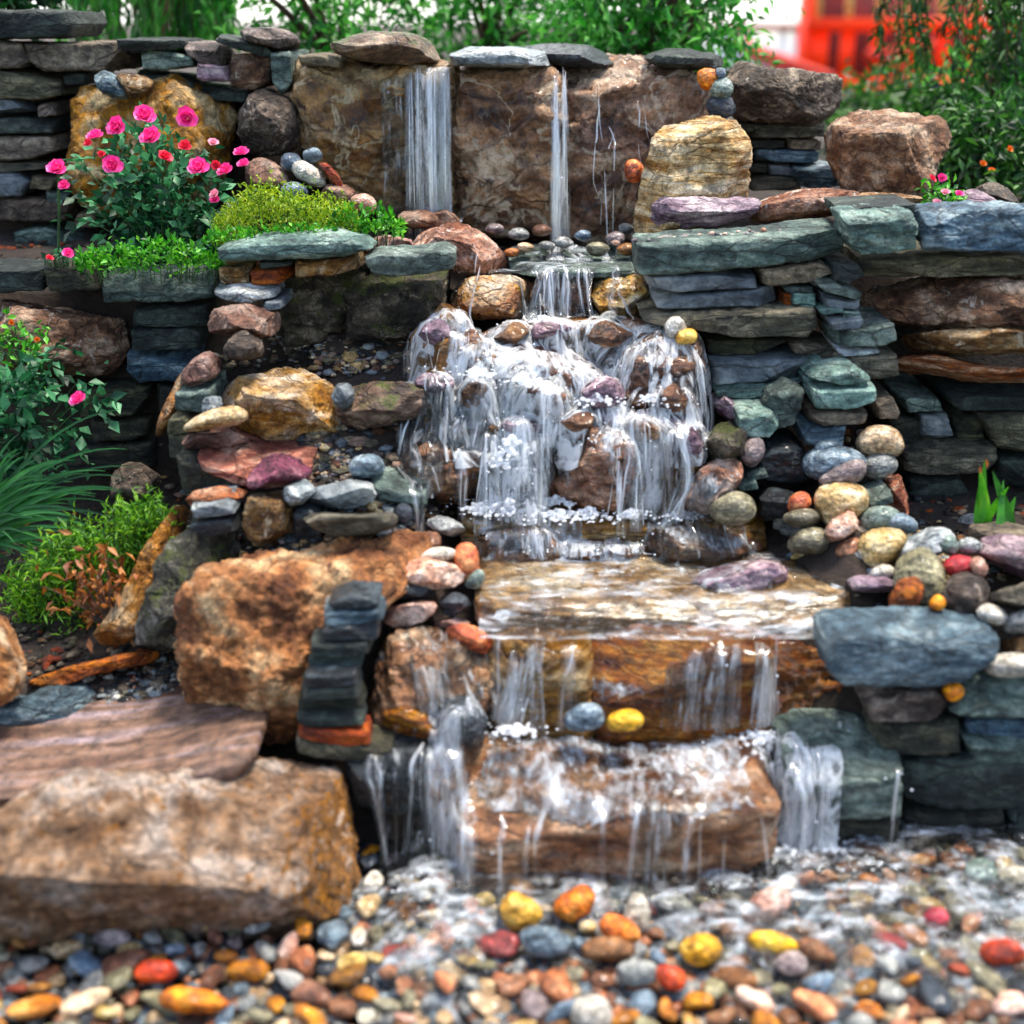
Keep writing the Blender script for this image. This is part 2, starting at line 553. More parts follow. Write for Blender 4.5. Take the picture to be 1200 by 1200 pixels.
def outline_radius(poly, smooth):
    """Radius of a closed 2-D outline round the middle of its box, per angle, in box-normalised units."""
    lo, hi = poly.min(0), poly.max(0)
    mid, half = (lo + hi) / 2, np.maximum((hi - lo) / 2, 1e-4)
    q = (poly - mid) / half
    A, B = q, np.roll(q, -1, 0)
    n = 480
    th = np.linspace(-math.pi, math.pi, n, endpoint=False)
    d = np.stack([np.cos(th), np.sin(th)], 1)
    e = B - A
    R = np.full(n, 0.05)
    for k in range(len(A)):
        den = d[:, 0] * e[k, 1] - d[:, 1] * e[k, 0]
        den = np.where(np.abs(den) < 1e-9, 1e-9, den)
        t = (A[k, 0] * e[k, 1] - A[k, 1] * e[k, 0]) / den
        s = (A[k, 0] * d[:, 1] - A[k, 1] * d[:, 0]) / den
        ok = (t > 0) & (s >= -1e-6) & (s <= 1 + 1e-6)
        R = np.where(ok, np.maximum(R, t), R)
    if smooth:
        ker = np.hanning(2 * smooth + 3)[1:-1]
        ker /= ker.sum()
        R = np.convolve(np.concatenate([R[-smooth:], R, R[:smooth]]), ker, 'valid')
    return mid, half, th, R


def chaikin(p, k):
    for _ in range(k):
        q = np.roll(p, -1, 0)
        p = np.stack([.75 * p + .25 * q, .25 * p + .75 * q], 1).reshape(-1, 2)
    return p


# the large flat breaks of some rocks: facing (x, towards the viewer = -y, up) and how deep they cut
FACETS = {
    "massive pinkish-tan": [((-.03, -.92, .36), .70), ((-.12, -.55, -.83), .70), ((.92, -.38, .05), .84), ((0, -.46, .88), .84)],
    "huge ochre": [((-.1, -.55, .83), .78), ((-.05, -.98, .1), .66), ((.5, -.75, -.4), .76), ((-.8, -.6, .1), .90)],
    "large tan and rust": [((.1, -.5, .86), .55), ((0, -.85, -.5), .62), ((.7, -.6, .3), .7)],
    "squarish brown": [((-.35, -.93, 0), .62), ((.75, -.6, .1), .62), ((0, -.3, .95), .7)],
    "purple-red": [((-.6, -.6, .5), .55), ((.5, -.5, .7), .5)],
    "olive-grey wedge": [((0, -.94, -.3), .6), ((0, -.2, .98), .6)],
    "tall cream": [((.1, -.98, .1), .62), ((-.85, -.5, .1), .66)],
    "big pinkish-brown boulder": [((0, -.35, .93), .62), ((0, -.98, -.1), .62), ((.75, -.6, .2), .7)],
    "rough grey boulder to": [((.2, -.6, .7), .6), ((-.5, -.7, -.5), .6)],
    "dark lichen": [((-.5, -.8, .3), .6), ((.5, -.8, .2), .6)],
    "long orange-brown slab": [((-.6, -.75, .2), .6), ((.7, -.6, .3), .6)],
    "mauve layered": [((0, -.85, .5), .6), ((0, -.8, -.6), .55)],
}
WET_GEO = []          # (verts, faces) of stones the water runs over
N_STONE = 0


def stone_mesh(dirs, half3, n, R, th, seed, rough, cuts, strata, cutmin=0.70, facets=()):
    ang = np.arctan2(dirs[:, 2], dirs[:, 0])
    s = np.hypot(dirs[:, 0], dirs[:, 2])
    w = dirs[:, 1]
    rr = 1.0 / (np.abs(s) ** n + np.abs(w) ** n) ** (1.0 / n)
    s2, w2 = s * rr, w * rr
    thx = np.concatenate([th, [math.pi]])
    Rx = np.concatenate([R, [R[0]]])
    rad = np.interp(ang, thx, Rx)
    p = np.stack([s2 * rad * np.cos(ang), w2, s2 * rad * np.sin(ang)], 1)
    nrm = np.stack([np.cos(ang) * s2 ** (n - 1) / half3[0], np.sign(w2) * np.abs(w2) ** (n - 1) / half3[1],
                    np.sin(ang) * s2 ** (n - 1) / half3[2]], 1)
    nrm /= np.linalg.norm(nrm, axis=1)[:, None] + 1e-9
    rs = np.random.default_rng(seed)
    for _ in range(cuts):                                  # broken faces: clip by planes
        d = rs.normal(size=3)
        d[1] = -abs(d[1]) * 1.0 - 0.10
        d[2] += 0.2
        d /= np.linalg.norm(d)
        h = (p @ d)
        lim = h.max() * rs.uniform(cutmin, 0.95)
        over = np.maximum(h - lim, 0) * 0.97
        p = p - over[:, None] * d
    for d, k in facets:
        d = np.array(d, float) / np.linalg.norm(d)
        h = p @ d
        p = p - (np.maximum(h - h.max() * k, 0) * 0.96)[:, None] * d
    x = p * half3
    amp = float(np.min(half3)) * 0.5 + float(np.mean(half3)) * 0.12
    L = float(np.mean(half3))
    so = rs.uniform(-50, 50, 3)
    q = x / L
    d = 0.15 * fbm(q * 1.15 + so, 3) + 0.16 * (0.3 - np.abs(fbm(q * 2.4 + so, 4))) + 0.10 * (0.3 - np.abs(fbm(q * 6.5 - so, 4, .6)))
    if strata:
        lay = x[:, 2] / L * 5 * strata + 0.5 * fbm(q * 1.6 + so, 2) + so[0]
        fr = lay - np.floor(lay)
        d = d + 0.16 * (np.abs(pnoise(np.stack([np.floor(lay) * 3.7, q[:, 0] * 0.5, q[:, 1] * 0.5], 1))) - 0.10 * (fr < 0.16))
    return x + nrm * (d * amp * rough)[:, None]


def stone(name, mat, mode, Y, T, outline, label, cat, group=None, n=None, rough=1.0, cuts=None, strata=None, level=None, wet=False, seed=None, rake=0.0):
    """One stone. outline = its silhouette or front face in photo pixels, Y = how far away its front stands, T = its thickness."""
    global N_STONE
    N_STONE += 1
    seed = N_STONE * 7 + 3 if seed is None else seed
    px = np.array(outline, dtype=float)
    if mode != 's':
        m0, e0 = (px.min(0) + px.max(0)) / 2, np.ptp(px, axis=0)
        px = chaikin(px, 3 if mode == 'p' else 1)
        px = m0 + (px - (px.min(0) + px.max(0)) / 2) * (e0 / np.maximum(np.ptp(px, axis=0), 1e-3)) * (1.12 if mode == 'p' else 1.0)
    ext = max(np.ptp(px[:, 0]), np.ptp(px[:, 1]))
    if level is None:
        level = 6 if ext > 75 else (5 if ext > 22 else 4)
    if mode == 's':
        rough *= .8
        n = n or 15.0
        cuts = 2 if cuts is None else cuts
        strata = 0.35 if strata is None else strata
        P = np.array([at_y(a, b, Y + 0.1 * T) for a, b in px])
        poly = P[:, [0, 2]]
        mid, half, th, R = outline_radius(poly, 1)
        half3 = np.array([half[0], T / 2, half[1]])
        ax = (RGT, np.array([0, 1.0, 0]), np.array([0, 0, 1.0]))
        cen = np.array([mid[0], Y + T / 2, mid[1]])
    else:
        n = n or (2.7 if mode == 'b' else 2.15)
        cuts = (9 if mode == 'b' else 0) if cuts is None else cuts + (6 if mode == 'b' else 0)
        strata = 0 if strata is None else strata
        rough = rough * (1.0 if mode == 'b' else 0.7)
        c = px.mean(0)
        lo, hi = px.min(0), px.max(0)
        c = (lo + hi) / 2
        d = ray(*c)
        cen = EYE + d * ((Y + T * 0.42) / d[1])
        f = d / np.linalg.norm(d)
        u = np.cross(RGT, f)
        u /= np.linalg.norm(u)
        r = np.cross(f, u)
        # outline carried to the stone's own middle plane
        pts = []
        for a, b in px:
            q = ray(a, b)
            hit = EYE + q * (np.dot(cen - EYE, f) / np.dot(q, f))
            pts.append((np.dot(hit - cen, r), np.dot(hit - cen, u)))
        mid, half, th, R = outline_radius(np.array(pts), 4 if mode == 'b' else 10)
        cen = cen + r * mid[0] + u * mid[1]
        half3 = np.array([half[0], T / 2, half[1]])
        ax = (r, f, u)
    dirs, faces = ico(level)
    fac = next((v for k, v in FACETS.items() if label and label.startswith(k)), ())
    x = stone_mesh(dirs, half3, n, R, th, seed, rough, cuts, strata, facets=fac)
    V = x[:, :1] * ax[0] + x[:, 1:2] * ax[1] + x[:, 2:3] * ax[2]
    if rake:
        V[:, 2] += rake * V[:, 1]
    base = V[:, 2].min()
    V[:, 2] -= base
    loc = cen + np.array([0, 0, base])
    o = link_mesh(name, V, faces, MATS[mat], loc)
    tag(o, label, cat, group)
    if wet:
        WET_GEO.append((V + loc, faces))
    return o


GROUPS = {
    "UL": "stones of the dry wall behind the rose bush", "FA": "stones the top waterfalls run over", "CA": "capstones along the top of the wall",
    "UR": "stones of the wall at upper right", "RT": "stones of the right terrace wall", "RW": "stones of the shaded wall at far right",
    "RB": "river stones heaped on the right bank", "RL": "stones of the low wall at lower right", "CT": "wet rocks of the stepped cascade",
    "LW": "stones of the shaded wall under the flower bed", "LB": "rocks and slabs on the left bank", "LS": "thin slates stacked beside the ochre boulder",
    "LP": "river stones at the left edge of the pool", "FR": "large rocks at the front left", "TP": "loose pebbles beside the top falls",
}


def stones(text):
    for line in text.strip().splitlines():
        line = line.strip()
        if not line or line[0] == '#':
            continue
        f = [q.strip() for q in line.split('|')]
        name, mat, mode, Y, T, out, label, grp = f[:8]
        kw = {}
        m = mode.split(';')
        for kv in m[1:]:
            k, v = kv.split('=')
            kw[k] = int(v) if k in ('cuts', 'level', 'seed') else (bool(int(v)) if k == 'wet' else float(v))
        pts = [tuple(float(a) for a in q.split(',')) for q in out.split()]
        cat = {"slab": "slab", "slate": "slate", "pebble": "pebble"}.get(name.split('_')[-1], "rock")
        if name.endswith("boulder"):
            cat = "boulder"
        if name.endswith("capstone"):
            cat = "capstone"
        if name.endswith("block"):
            cat = "stone block"
        if name.endswith("river_stone"):
            cat = "river stone"
        stone(name, MATS and mat, m[0], float(Y), float(T), pts, label, cat, GROUPS[grp] if grp else None, **kw)

# ------------------------------------------------------------------ the stones, one line each
# name | stone kind | shape (s slab, b boulder, p pebble) | distance of its front | thickness | silhouette in photo pixels | label | group
stones('''
wall_capstone|tealdark|s|4.00|.35|-40,12 85,14 90,28 82,43 -40,46|big dark teal capstone at the far left end of the upper wall|UL
wall_block|walltan|s|4.02|.3|30,52 138,49 147,64 147,80 118,83 46,84 36,70|long tan-grey block right below the big dark capstone at upper left|UL
wall_block|walltan|s|4.02|.3|-30,50 24,50 36,66 38,79 -30,81|pale grey block cut by the photo's left edge, next to the long tan-grey block|UL
wall_block|olive|s|4.02|.3|-30,83 40,83 70,92 73,112 50,117 -30,113|wide olive block at the left photo edge, fourth stone down from the capstone|UL
wall_slab|blueslate|s|4.03|.3|-30,114 28,115 45,130 -30,134|flat bluish slab at the left edge, above the dark teal strip|UL
wall_block|greybrown|s|4.03|.3|46,120 64,120 68,135 48,138|small grey filler stone beside the flat bluish slab at left|UL
wall_slab|tealdark|s|4.03|.3|-30,139 66,137 65,155 -30,157|long dark teal strip of slate at left, between bluish slab and tan block|UL
wall_block|walltan|s|4.02|.3|-30,161 60,160 69,176 40,187 -30,187|rounded tan block at left, just under the dark teal strip|UL
wall_slab|olive|s|4.03|.3|-30,190 66,189 66,200 -30,201|thin brownish slab at left, level with the outermost left rose flower|UL
wall_block|blueslate|s|4.01|.3|-30,202 22,203 35,213 28,228 -30,233|rounded blue-grey stone at the left photo edge, below the thin brownish slab|UL
wall_slab|walltan|s|4.03|.3|37,206 68,208 66,222 37,220|short tan slab to the right of the rounded blue-grey stone at left|UL
wall_block|greybrown|s|4.02|.3|-30,235 34,232 60,229 84,238 80,256 -30,259|wide mottled grey stone low in the upper left wall|UL
wall_block|teal|s|4.02|.3|56,224 84,226 84,238 58,236|little teal stone directly under the outer rose flowers|UL
wall_block|walltan|s|4.02|.3|90,248 116,250 117,266 92,265|small pale block at the lower left of the rose bush|UL
wall_slab|teal|s|4.01|.3|18,272 60,265 106,281 100,289 20,286|pointed grey-teal slab at the foot of the upper left wall|UL
wall_block|brown|s|4.02|.3|-30,288 34,288 38,307 -30,307|brown stone at the very foot of the upper wall, left photo edge|UL
wall_block|teal|s|4.02|.3|152,63 190,60 228,66 228,77 196,82 156,79|teal stone in the top course left of the mauve one|UL
wall_slab|tealdark|s|3.98|.35|138,46 212,47 216,56 160,60 140,57|dark flat capstone above the teal stone of the top course|UL
wall_block|greybrown|s|4.02|.3|216,50 254,52 262,70 262,82 236,73 220,64|grey-brown stone in the top course, under the thin slanted slate|UL
wall_block|mauve|s|4.01|.3|226,74 264,78 271,95 240,95 226,89|mauve-grey block behind the roses in the upper wall|UL
wall_block|brown|s|4.02|.3|266,66 318,62 318,96 300,106 272,100|dark brown block left of the upright teal slab|UL
wall_slate|tealdark|s|3.96|.3|252,41 312,56 320,64 318,68 300,64 254,49|thin dark slate lying slanted on the wall top at left|UL
wall_capstone|greybrown|b|3.95|.3|278,38 300,30 332,32 352,46 350,57 322,61 285,46|rounded grey-brown caprock left of the mossy top stone|CA
wall_block|teal|s|3.97|.3|318,62 347,60 346,98 332,110 320,94|upright teal slab wedged against the left waterfall boulder|UL
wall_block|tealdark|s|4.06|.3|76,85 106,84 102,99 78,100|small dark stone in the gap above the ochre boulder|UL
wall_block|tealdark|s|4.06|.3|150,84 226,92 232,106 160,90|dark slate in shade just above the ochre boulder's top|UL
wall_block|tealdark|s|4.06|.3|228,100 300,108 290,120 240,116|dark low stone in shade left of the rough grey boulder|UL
ochre_boulder|ochrewall|b;cuts=7|3.90|.35|92,112 102,101 118,102 134,116 150,108 168,92 185,95 206,95 228,102 248,118 262,112 284,107 293,118 280,132 272,152 268,185 258,225 220,250 110,245 72,215 84,170 88,130|big ochre and cream boulder standing behind the rose bush|UL
wall_block|bluestone|b|3.86|.14|110,90 124,82 138,92 150,116 134,116 118,107|dark blue angular rock lying on top of the ochre boulder|UL
wall_block|brown|b|3.86|.14|136,86 162,88 180,98 166,110 154,116 146,106|small brown rock beside the blue one on the ochre boulder|UL
grey_boulder|greybrown|b;cuts=8|3.82|.3|278,130 300,106 325,102 344,114 352,140 350,166 338,182 310,182 286,174 274,152|rough grey boulder to the right of the rose bush|UL

waterfall_boulder|veined|s;n=6;rough=1.5;wet=1;cuts=0|3.90|.42|348,84 356,74 400,73 455,77 533,80 538,130 537,268 480,262 440,252 402,226 372,198 356,150 347,112|large brown veined boulder behind the left, wider waterfall|FA
waterfall_boulder|veined|s;n=6;rough=1.6;wet=1;cuts=0|3.88|.42|531,84 560,79 645,80 658,96 662,200 656,284 600,284 560,274 533,262 530,150|large brown veined boulder between the two top waterfalls|FA
waterfall_boulder|veined|s;n=5;rough=1.6;wet=1;cuts=2|3.87|.42|657,84 720,70 760,76 802,84 828,110 832,142 790,162 762,190 750,250 742,292 664,286 656,200|large tan and dark boulder right of the narrow top waterfall|FA
wall_capstone|mossybrown|b;n=3.2|3.84|.3|386,46 402,37 460,38 502,43 518,56 518,73 470,75 412,67 390,60|mossy brown flat rock on top of the left waterfall boulder|CA
wall_capstone|paleblue|s;n=4|3.84|.36|524,66 545,58 600,57 640,61 646,78 590,80 530,77|pale grey flat capstone between the two top waterfalls|CA
wall_capstone|darkslate|b;n=3|3.98|.3|608,56 680,51 718,60 722,74 705,80 650,78|dark slate capstone behind the narrow top waterfall's lip|CA
wall_capstone|tealdark|b;n=3|3.84|.3|755,66 798,58 845,66 850,78 802,82 768,76|dark teal capstone on the right end of the waterfall boulders|CA
wet_slab|walltan|s|3.86|.3|350,66 372,64 400,72 400,79 354,76|small pale wet slab at the upper left lip of the falls|CA
round_pebble|vivid_orange|p|3.80|.07|818,84 836,81 841,93 834,104 822,103|orange round pebble tucked under the dark teal capstone|TP
round_pebble|pebble_teal|p|3.79|.08|832,96 850,92 858,104 850,116 836,114|round blue-teal pebble stacked under the orange one at upper right|TP
round_pebble|pebble_dark|p|3.79|.09|830,115 856,112 860,134 836,138|dark pebble below the round blue-teal one at upper right|TP
round_pebble|pebble_blue|p|3.80|.05|838,80 850,80 850,93 840,93|small bluish pebble right of the orange one under the capstone|TP
round_pebble|vivid_orange|p|3.72|.07|733,193 746,188 753,200 749,213 735,212|orange pebble caught in the crevice left of the tan standing rock|TP
round_pebble|pebble_blue|p|3.72|.08|330,184 344,180 352,190 346,200 332,198|blue-grey pebble nearest the rough grey boulder by the falls|TP
round_pebble|pebble_white|p|3.68|.1|344,200 356,190 378,204 380,218 360,214|white-grey angular stone in the heap left of the wide waterfall|TP
round_pebble|pebble_blue|p|3.72|.06|356,178 370,174 377,184 368,190 358,188|small blue-grey pebble at the top of the heap left of the falls|TP
round_pebble|pebble_blue|p|3.64|.08|330,222 344,214 359,222 356,233 336,233|blue-grey pebble at the edge of the yellow-green mound|TP
orange_shard|rust|b|3.68|.06|374,188 384,190 402,212 400,220 386,208|long orange shard leaning on the left waterfall boulder|TP
round_pebble|pebble_pink|p|3.62|.08|412,234 428,228 440,238 436,248 416,246|pink-white pebble at the tip of the green ground cover|TP
brown_rock|pinkbrown|b|3.70|.15|284,196 304,186 326,196 344,222 330,230 290,226|brown rock behind the yellow-green mound, right of the roses|TP
brown_rock|pinkbrown|b|3.66|.14|376,222 398,214 420,230 410,246 384,244|brown stone on the bank just left of the pink-white pebble|TP
mauve_rock|pinkbrown|b;wet=1|3.68|.15|466,250 500,246 516,256 512,268 470,266|low mauve-brown rock at the foot of the wide waterfall|TP
mauve_rock|pinkbrown|b;wet=1|3.70|.15|496,254 520,246 536,254 540,268 510,268|low brown rock under the right edge of the wide waterfall|TP

standing_boulder|tan|b;n=3.4;cuts=4;rough=.8|3.50|.36|768,154 800,140 826,130 852,138 870,160 876,196 888,240 852,256 790,262 754,282 744,268 756,200|tall cream and tan layered rock standing right of the falls|UR
mauve_rock|mauve|b;n=3;cuts=5|3.44|.22|764,232 800,228 836,236 878,228 892,244 858,264 802,263 762,268|mauve layered rock at the foot of the tall tan rock|UR
rough_boulder|greybrown|b;cuts=8;rough=1.4;n=3|3.90|.32|850,88 862,76 900,84 960,86 984,92 990,110 978,136 958,146 884,143 862,140 852,112|rough grey-brown boulder on top of the small slate courses|UR
wall_slate|olivedark|s|4.00|.25|864,145 885,145 883,154 866,155|tiny dark slate at the top left of the small courses|UR
wall_slate|olive|s|4.00|.25|884,147 966,144 966,160 884,162|long olive slate directly under the rough grey-brown boulder|UR
wall_slate|olivedark|s|4.01|.25|878,164 919,164 919,173 878,173|short dark slate left in the second small course|UR
wall_slate|walltan|s|4.01|.25|922,163 962,164 961,175 924,174|short brownish slate right in the second small course|UR
wall_slate|bluestone|s|4.00|.25|886,175 960,177 958,190 884,189|bright blue-teal slate in the middle of the small courses|UR
wall_slate|blueslate|s|4.00|.25|866,175 884,176 882,190 868,190|little blue stone at the left end of the blue-teal slate|UR
wall_slate|olivedark|s|4.01|.25|874,191 898,192 897,202 876,201|small dark stone under the little blue stone by the tan rock|UR
wall_slate|blueslate|s|4.01|.25|900,192 934,194 932,206 901,204|grey-blue short slate under the bright blue-teal one|UR
wall_slate|olive|s|4.00|.25|878,204 938,208 938,222 880,223|olive slate at the foot of the small courses|UR
wall_slate|bluestone|s|3.90|.3|936,199 975,196 1002,203 986,217 942,222 934,210|rugged blue slate tucked under the big pinkish-brown boulder|UR
large_boulder|pinkbrown|b;cuts=6;n=3|3.62|.4|964,152 984,138 1002,132 1050,125 1076,132 1118,150 1112,166 1096,200 1090,236 1002,238 984,214 966,186|big pinkish-brown boulder with a flat pale top at upper right|UR
pink_rock|pinkgranite|b;n=3|3.52|.3|884,230 930,224 1000,222 1012,238 984,252 930,254 892,262 878,256|long pinkish rock between the tan standing rock and the blue capstones|UR
brown_rock|brown|b;n=3|3.52|.3|1000,228 1050,226 1092,232 1094,244 1010,246|low brown rock at the base of the big pinkish-brown boulder|UR

terrace_capstone|teal|s;n=9|3.20|.20|747,287 802,282 870,280 984,268 992,284 996,298 960,305 884,312 802,320 748,322|long grey-teal capstone of the terrace wall right of the cascade|RT
terrace_capstone|tealpale|s;rough=1.4;n=9|3.14|.16|986,252 1030,250 1070,248 1074,262 1074,292 1012,300 999,290 991,264|bright teal squarish capstone with a broken upper edge|RT
terrace_capstone|bluestone|s;rough=1.7;n=9|3.12|.18|1086,252 1112,247 1240,248 1240,292 1150,296 1086,290|rugged bright blue capstone at the right photo edge|RT
flat_slab|tealdark|s|3.24|.2|983,242 1035,240 1072,238 1072,249 984,251|thin dark slab lying behind the bright teal capstone|RT
terrace_slab|olive|s|3.19|.3|1012,305 1080,299 1240,297 1240,318 1100,324 1016,328|long olive-grey slab under the two bright capstones|RT
large_boulder|brown|b;n=3.5;cuts=6;rough=1.3|3.14|.35|1012,336 1062,331 1130,318 1250,320 1250,386 1100,386 1050,379 1012,370|big brown and rust rock face at the right photo edge|RW
rock_ledge|brown|b;n=3|3.08|.3|1045,398 1100,386 1250,380 1250,412 1100,416 1056,407|projecting cream and brown ledge under the big rust rock face|RW
rock_ledge|redbrown|b;n=3|3.10|.3|1046,414 1088,410 1112,428 1250,434 1250,448 1140,446 1086,438 1050,440|slanted cream-edged ledge, lowest of the rust rocks at right|RW
terrace_slab|blueslate|s;n=9;rough=.5|3.21|.3|757,323 884,316 888,336 762,343|smooth blue-grey slab right under the long terrace capstone|RT
terrace_slab|walltan|s|3.21|.3|890,314 964,307 976,318 950,328 892,334|rough grey slab right of the smooth blue-grey one|RT
terrace_slab|blueslate|s;n=9;rough=.5|3.20|.3|768,346 912,338 915,356 770,361|second smooth blue-grey slab, third stone down in the terrace wall|RT
thin_slate|teal|s|3.21|.2|918,336 952,335 952,341 920,341|very thin slate above the small pale teal block|RT
terrace_block|tealpale|s|3.20|.2|928,342 955,342 955,360 928,361|small pale teal block in the terrace wall|RT
terrace_block|rust|s|3.23|.2|917,342 926,342 926,361 917,361|small rust-coloured stone beside the small pale teal block|RT
thin_slate|tealdark|s|3.17|.2|974,312 1005,310 1012,321 992,332 976,330|dark thin slate, highest of the jumbled stack below the bright teal capstone|RT
thin_slate|teal|s|3.15|.2|956,332 976,330 1012,345 1010,352 966,341|slanting teal slate second in the jumbled stack|RT
thin_slate|blueslate|s|3.16|.2|965,346 1012,353 1002,362 968,359|blue-grey slate third in the jumbled stack|RT
thin_slate|tealpale|s|3.15|.2|958,362 986,358 988,365 962,367|small pale slate chip at the left of the jumbled stack|RT
thin_slate|teal|s|3.16|.2|985,363 1010,362 1010,372 986,372|small teal slate low in the jumbled stack|RT
terrace_slab|olive|s;rough=1.3|3.16|.35|752,372 800,366 886,362 954,362 957,378 946,393 842,391 816,386 800,379 756,380|long olive rippled slab beside the white and the orange pebble|RT
terrace_slab|olivedark|s|3.22|.3|826,396 920,395 925,408 880,413 828,413|dark brown slab in shade under the long olive rippled one|RT
terrace_slab|walltan|s|3.21|.3|922,398 970,400 976,412 930,413|brownish stone at the right end of the dark shaded slab|RT
thin_slate|blueslate|s|3.12|.2|972,376 1010,372 1012,383 976,386|pale blue-grey slate between jumbled stack and grey-green slab|RT
terrace_slab|teal|s|3.10|.25|975,389 1046,378 1049,396 1030,404 980,405|tilted grey-green slab beside the rust rock face|RT
thin_slate|paleblue|s|3.11|.2|980,408 1028,408 1031,414 984,416|thin pale blue slate under the tilted grey-green slab|RT
terrace_slab|olive|s|3.10|.25|966,424 990,416 1050,415 1053,438 1022,442|mossy grey slab above the very pale teal wedge|RT
terrace_block|blueslate|s;n=9;rough=.5|3.18|.3|829,419 946,418 951,430 945,442 834,450|thick smooth blue-grey block beside the cascade|RT
terrace_slab|tealpale|s;rough=1.2|3.14|.25|835,453 922,450 950,445 902,461 870,465 838,462|pale teal thin slab with a ragged lower edge|RT
leaning_slate|teal|s;n=5|3.04|.12|893,486 905,465 925,452 943,458 939,480 931,498 910,502|dark teal triangular slate leaning against the wall|RT
terrace_block|tealpale|s|3.00|.15|865,486 905,485 916,492 901,512 868,510|pale teal four-sided slate below the leaning triangular one|RT
wedge_slab|tealpale|s;n=5|3.02|.25|952,448 963,437 1000,428 1026,446 1022,450 956,452|very pale teal wedge-shaped stone on the small stepped stack|RT
terrace_block|tealpale|s|3.01|.25|953,456 1026,453 1026,470 1000,478 955,476|teal block directly under the very pale wedge|RT
terrace_slab|walltan|s|3.02|.25|950,485 980,480 1016,482 1011,494 950,497|tan slab third in the stack under the pale wedge|RT
terrace_block|bluestone|s|3.01|.25|938,500 990,498 986,521 944,523|dark blue block at the foot of the stack under the pale wedge|RT
terrace_block|walltan|s|3.06|.2|1026,470 1046,465 1053,480 1050,489 1028,489|grey-tan stone just right of the pale wedge's stack|RT
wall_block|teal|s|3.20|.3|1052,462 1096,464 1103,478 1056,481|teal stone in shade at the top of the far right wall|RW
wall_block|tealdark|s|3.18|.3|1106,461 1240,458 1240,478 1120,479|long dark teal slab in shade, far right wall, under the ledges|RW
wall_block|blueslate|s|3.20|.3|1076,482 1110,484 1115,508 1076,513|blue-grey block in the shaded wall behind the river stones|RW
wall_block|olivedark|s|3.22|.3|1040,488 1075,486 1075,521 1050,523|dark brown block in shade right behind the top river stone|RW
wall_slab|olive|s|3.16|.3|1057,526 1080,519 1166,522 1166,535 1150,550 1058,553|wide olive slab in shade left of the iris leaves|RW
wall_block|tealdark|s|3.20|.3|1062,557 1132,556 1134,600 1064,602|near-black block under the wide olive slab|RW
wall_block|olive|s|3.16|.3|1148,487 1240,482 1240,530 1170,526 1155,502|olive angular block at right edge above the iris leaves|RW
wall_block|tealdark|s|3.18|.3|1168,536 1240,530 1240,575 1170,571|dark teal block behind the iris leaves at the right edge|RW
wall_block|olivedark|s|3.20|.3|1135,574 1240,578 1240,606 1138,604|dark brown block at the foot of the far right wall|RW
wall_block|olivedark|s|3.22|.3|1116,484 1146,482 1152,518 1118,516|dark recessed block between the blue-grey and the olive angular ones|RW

river_stone|pebble_tan|p|2.98|.12|1005,520 1016,506 1032,499 1050,507 1057,524 1046,534 1016,533|tan round river stone, topmost of the heap on the right bank|RB
river_stone|pebble_grey|p|2.95|.1|1010,545 1022,533 1046,534 1050,548 1034,560 1015,557|white-grey oval river stone right below the topmost tan one|RB
river_stone|pebble_blue|p|2.93|.14|944,546 950,531 976,524 1002,530 1011,543 990,557 956,561|wide bluish-grey river stone with a dark left end|RB
river_stone|pebble_blue|p|2.97|.07|955,523 968,516 982,521 976,528 958,530|small bluish river stone atop the wide bluish-grey one|RB
river_stone|pebble_mauve|p|2.88|.12|962,560 984,546 1010,540 1013,558 988,570 966,567|pale mauve river stone above the largest tan one|RB
river_stone|pebble_tan|p|2.82|.16|957,588 963,573 985,566 1010,572 1015,590 1000,606 976,615 964,606|largest round tan river stone, middle of the heap|RB
river_stone|pebble_pink|b|2.76|.12|966,632 970,612 992,600 1012,598 1008,614 990,630 974,640|brownish-pink long stone leaning under the largest tan one|RB
river_stone|pebble_teal|p|2.80|.12|1008,612 1018,598 1040,594 1054,604 1050,620 1020,624|pale teal-white river stone in the middle of the heap|RB
river_stone|pebble_blue|p|2.78|.08|1038,610 1056,602 1074,616 1064,625 1044,620|blue-grey elongated stone lying on the pale teal-white one|RB
river_stone|pebble_tan|p|2.72|.14|1006,646 1009,630 1034,621 1061,625 1060,646 1036,662 1014,666|broad cream river stone near the pool's right edge|RB
river_stone|pebble_brown|p|2.76|.12|974,652 984,638 1006,630 1012,654 990,662|brown-tan river stone left of the broad cream one|RB
river_stone|pebble_olive|p|2.78|.12|926,634 940,619 966,620 970,640 958,649 930,647|olive-grey river stone, leftmost at the pool's far corner|RB
pink_rock|redbrown|b|2.96|.14|1030,568 1040,556 1054,553 1062,580 1066,606 1042,602|upright pink-orange rock behind the river stones|RB
thin_slate|teal|s|2.86|.12|1018,588 1046,578 1046,588 1020,593|thin teal slate sticking out of the river stone heap|RB
pale_slab|paleblue|b;n=3|2.66|.2|1054,658 1064,630 1086,615 1112,622 1120,640 1092,652 1070,664|large pale blue-green flat stone sloping to the pool|RB
river_stone|pebble_olive|p|2.56|.2|1050,690 1054,662 1076,646 1094,652 1108,680 1102,706 1080,716 1060,704|big grey-green river stone behind the reddish speckled one|RB
river_stone|vivid_red|p|2.60|.1|1106,665 1114,653 1134,652 1143,664 1136,675 1118,676|bright red round stone on the right bank|RB
river_stone|greybrown|p|2.50|.18|1106,702 1116,680 1136,673 1156,684 1157,710 1142,725 1116,720|big grey-tan river stone below the bright red one|RB
river_stone|rust|p;rough=1.6|2.50|.12|1044,702 1056,682 1074,679 1080,698 1064,718 1048,716|reddish speckled stone at the pool edge above the blue slab|RB
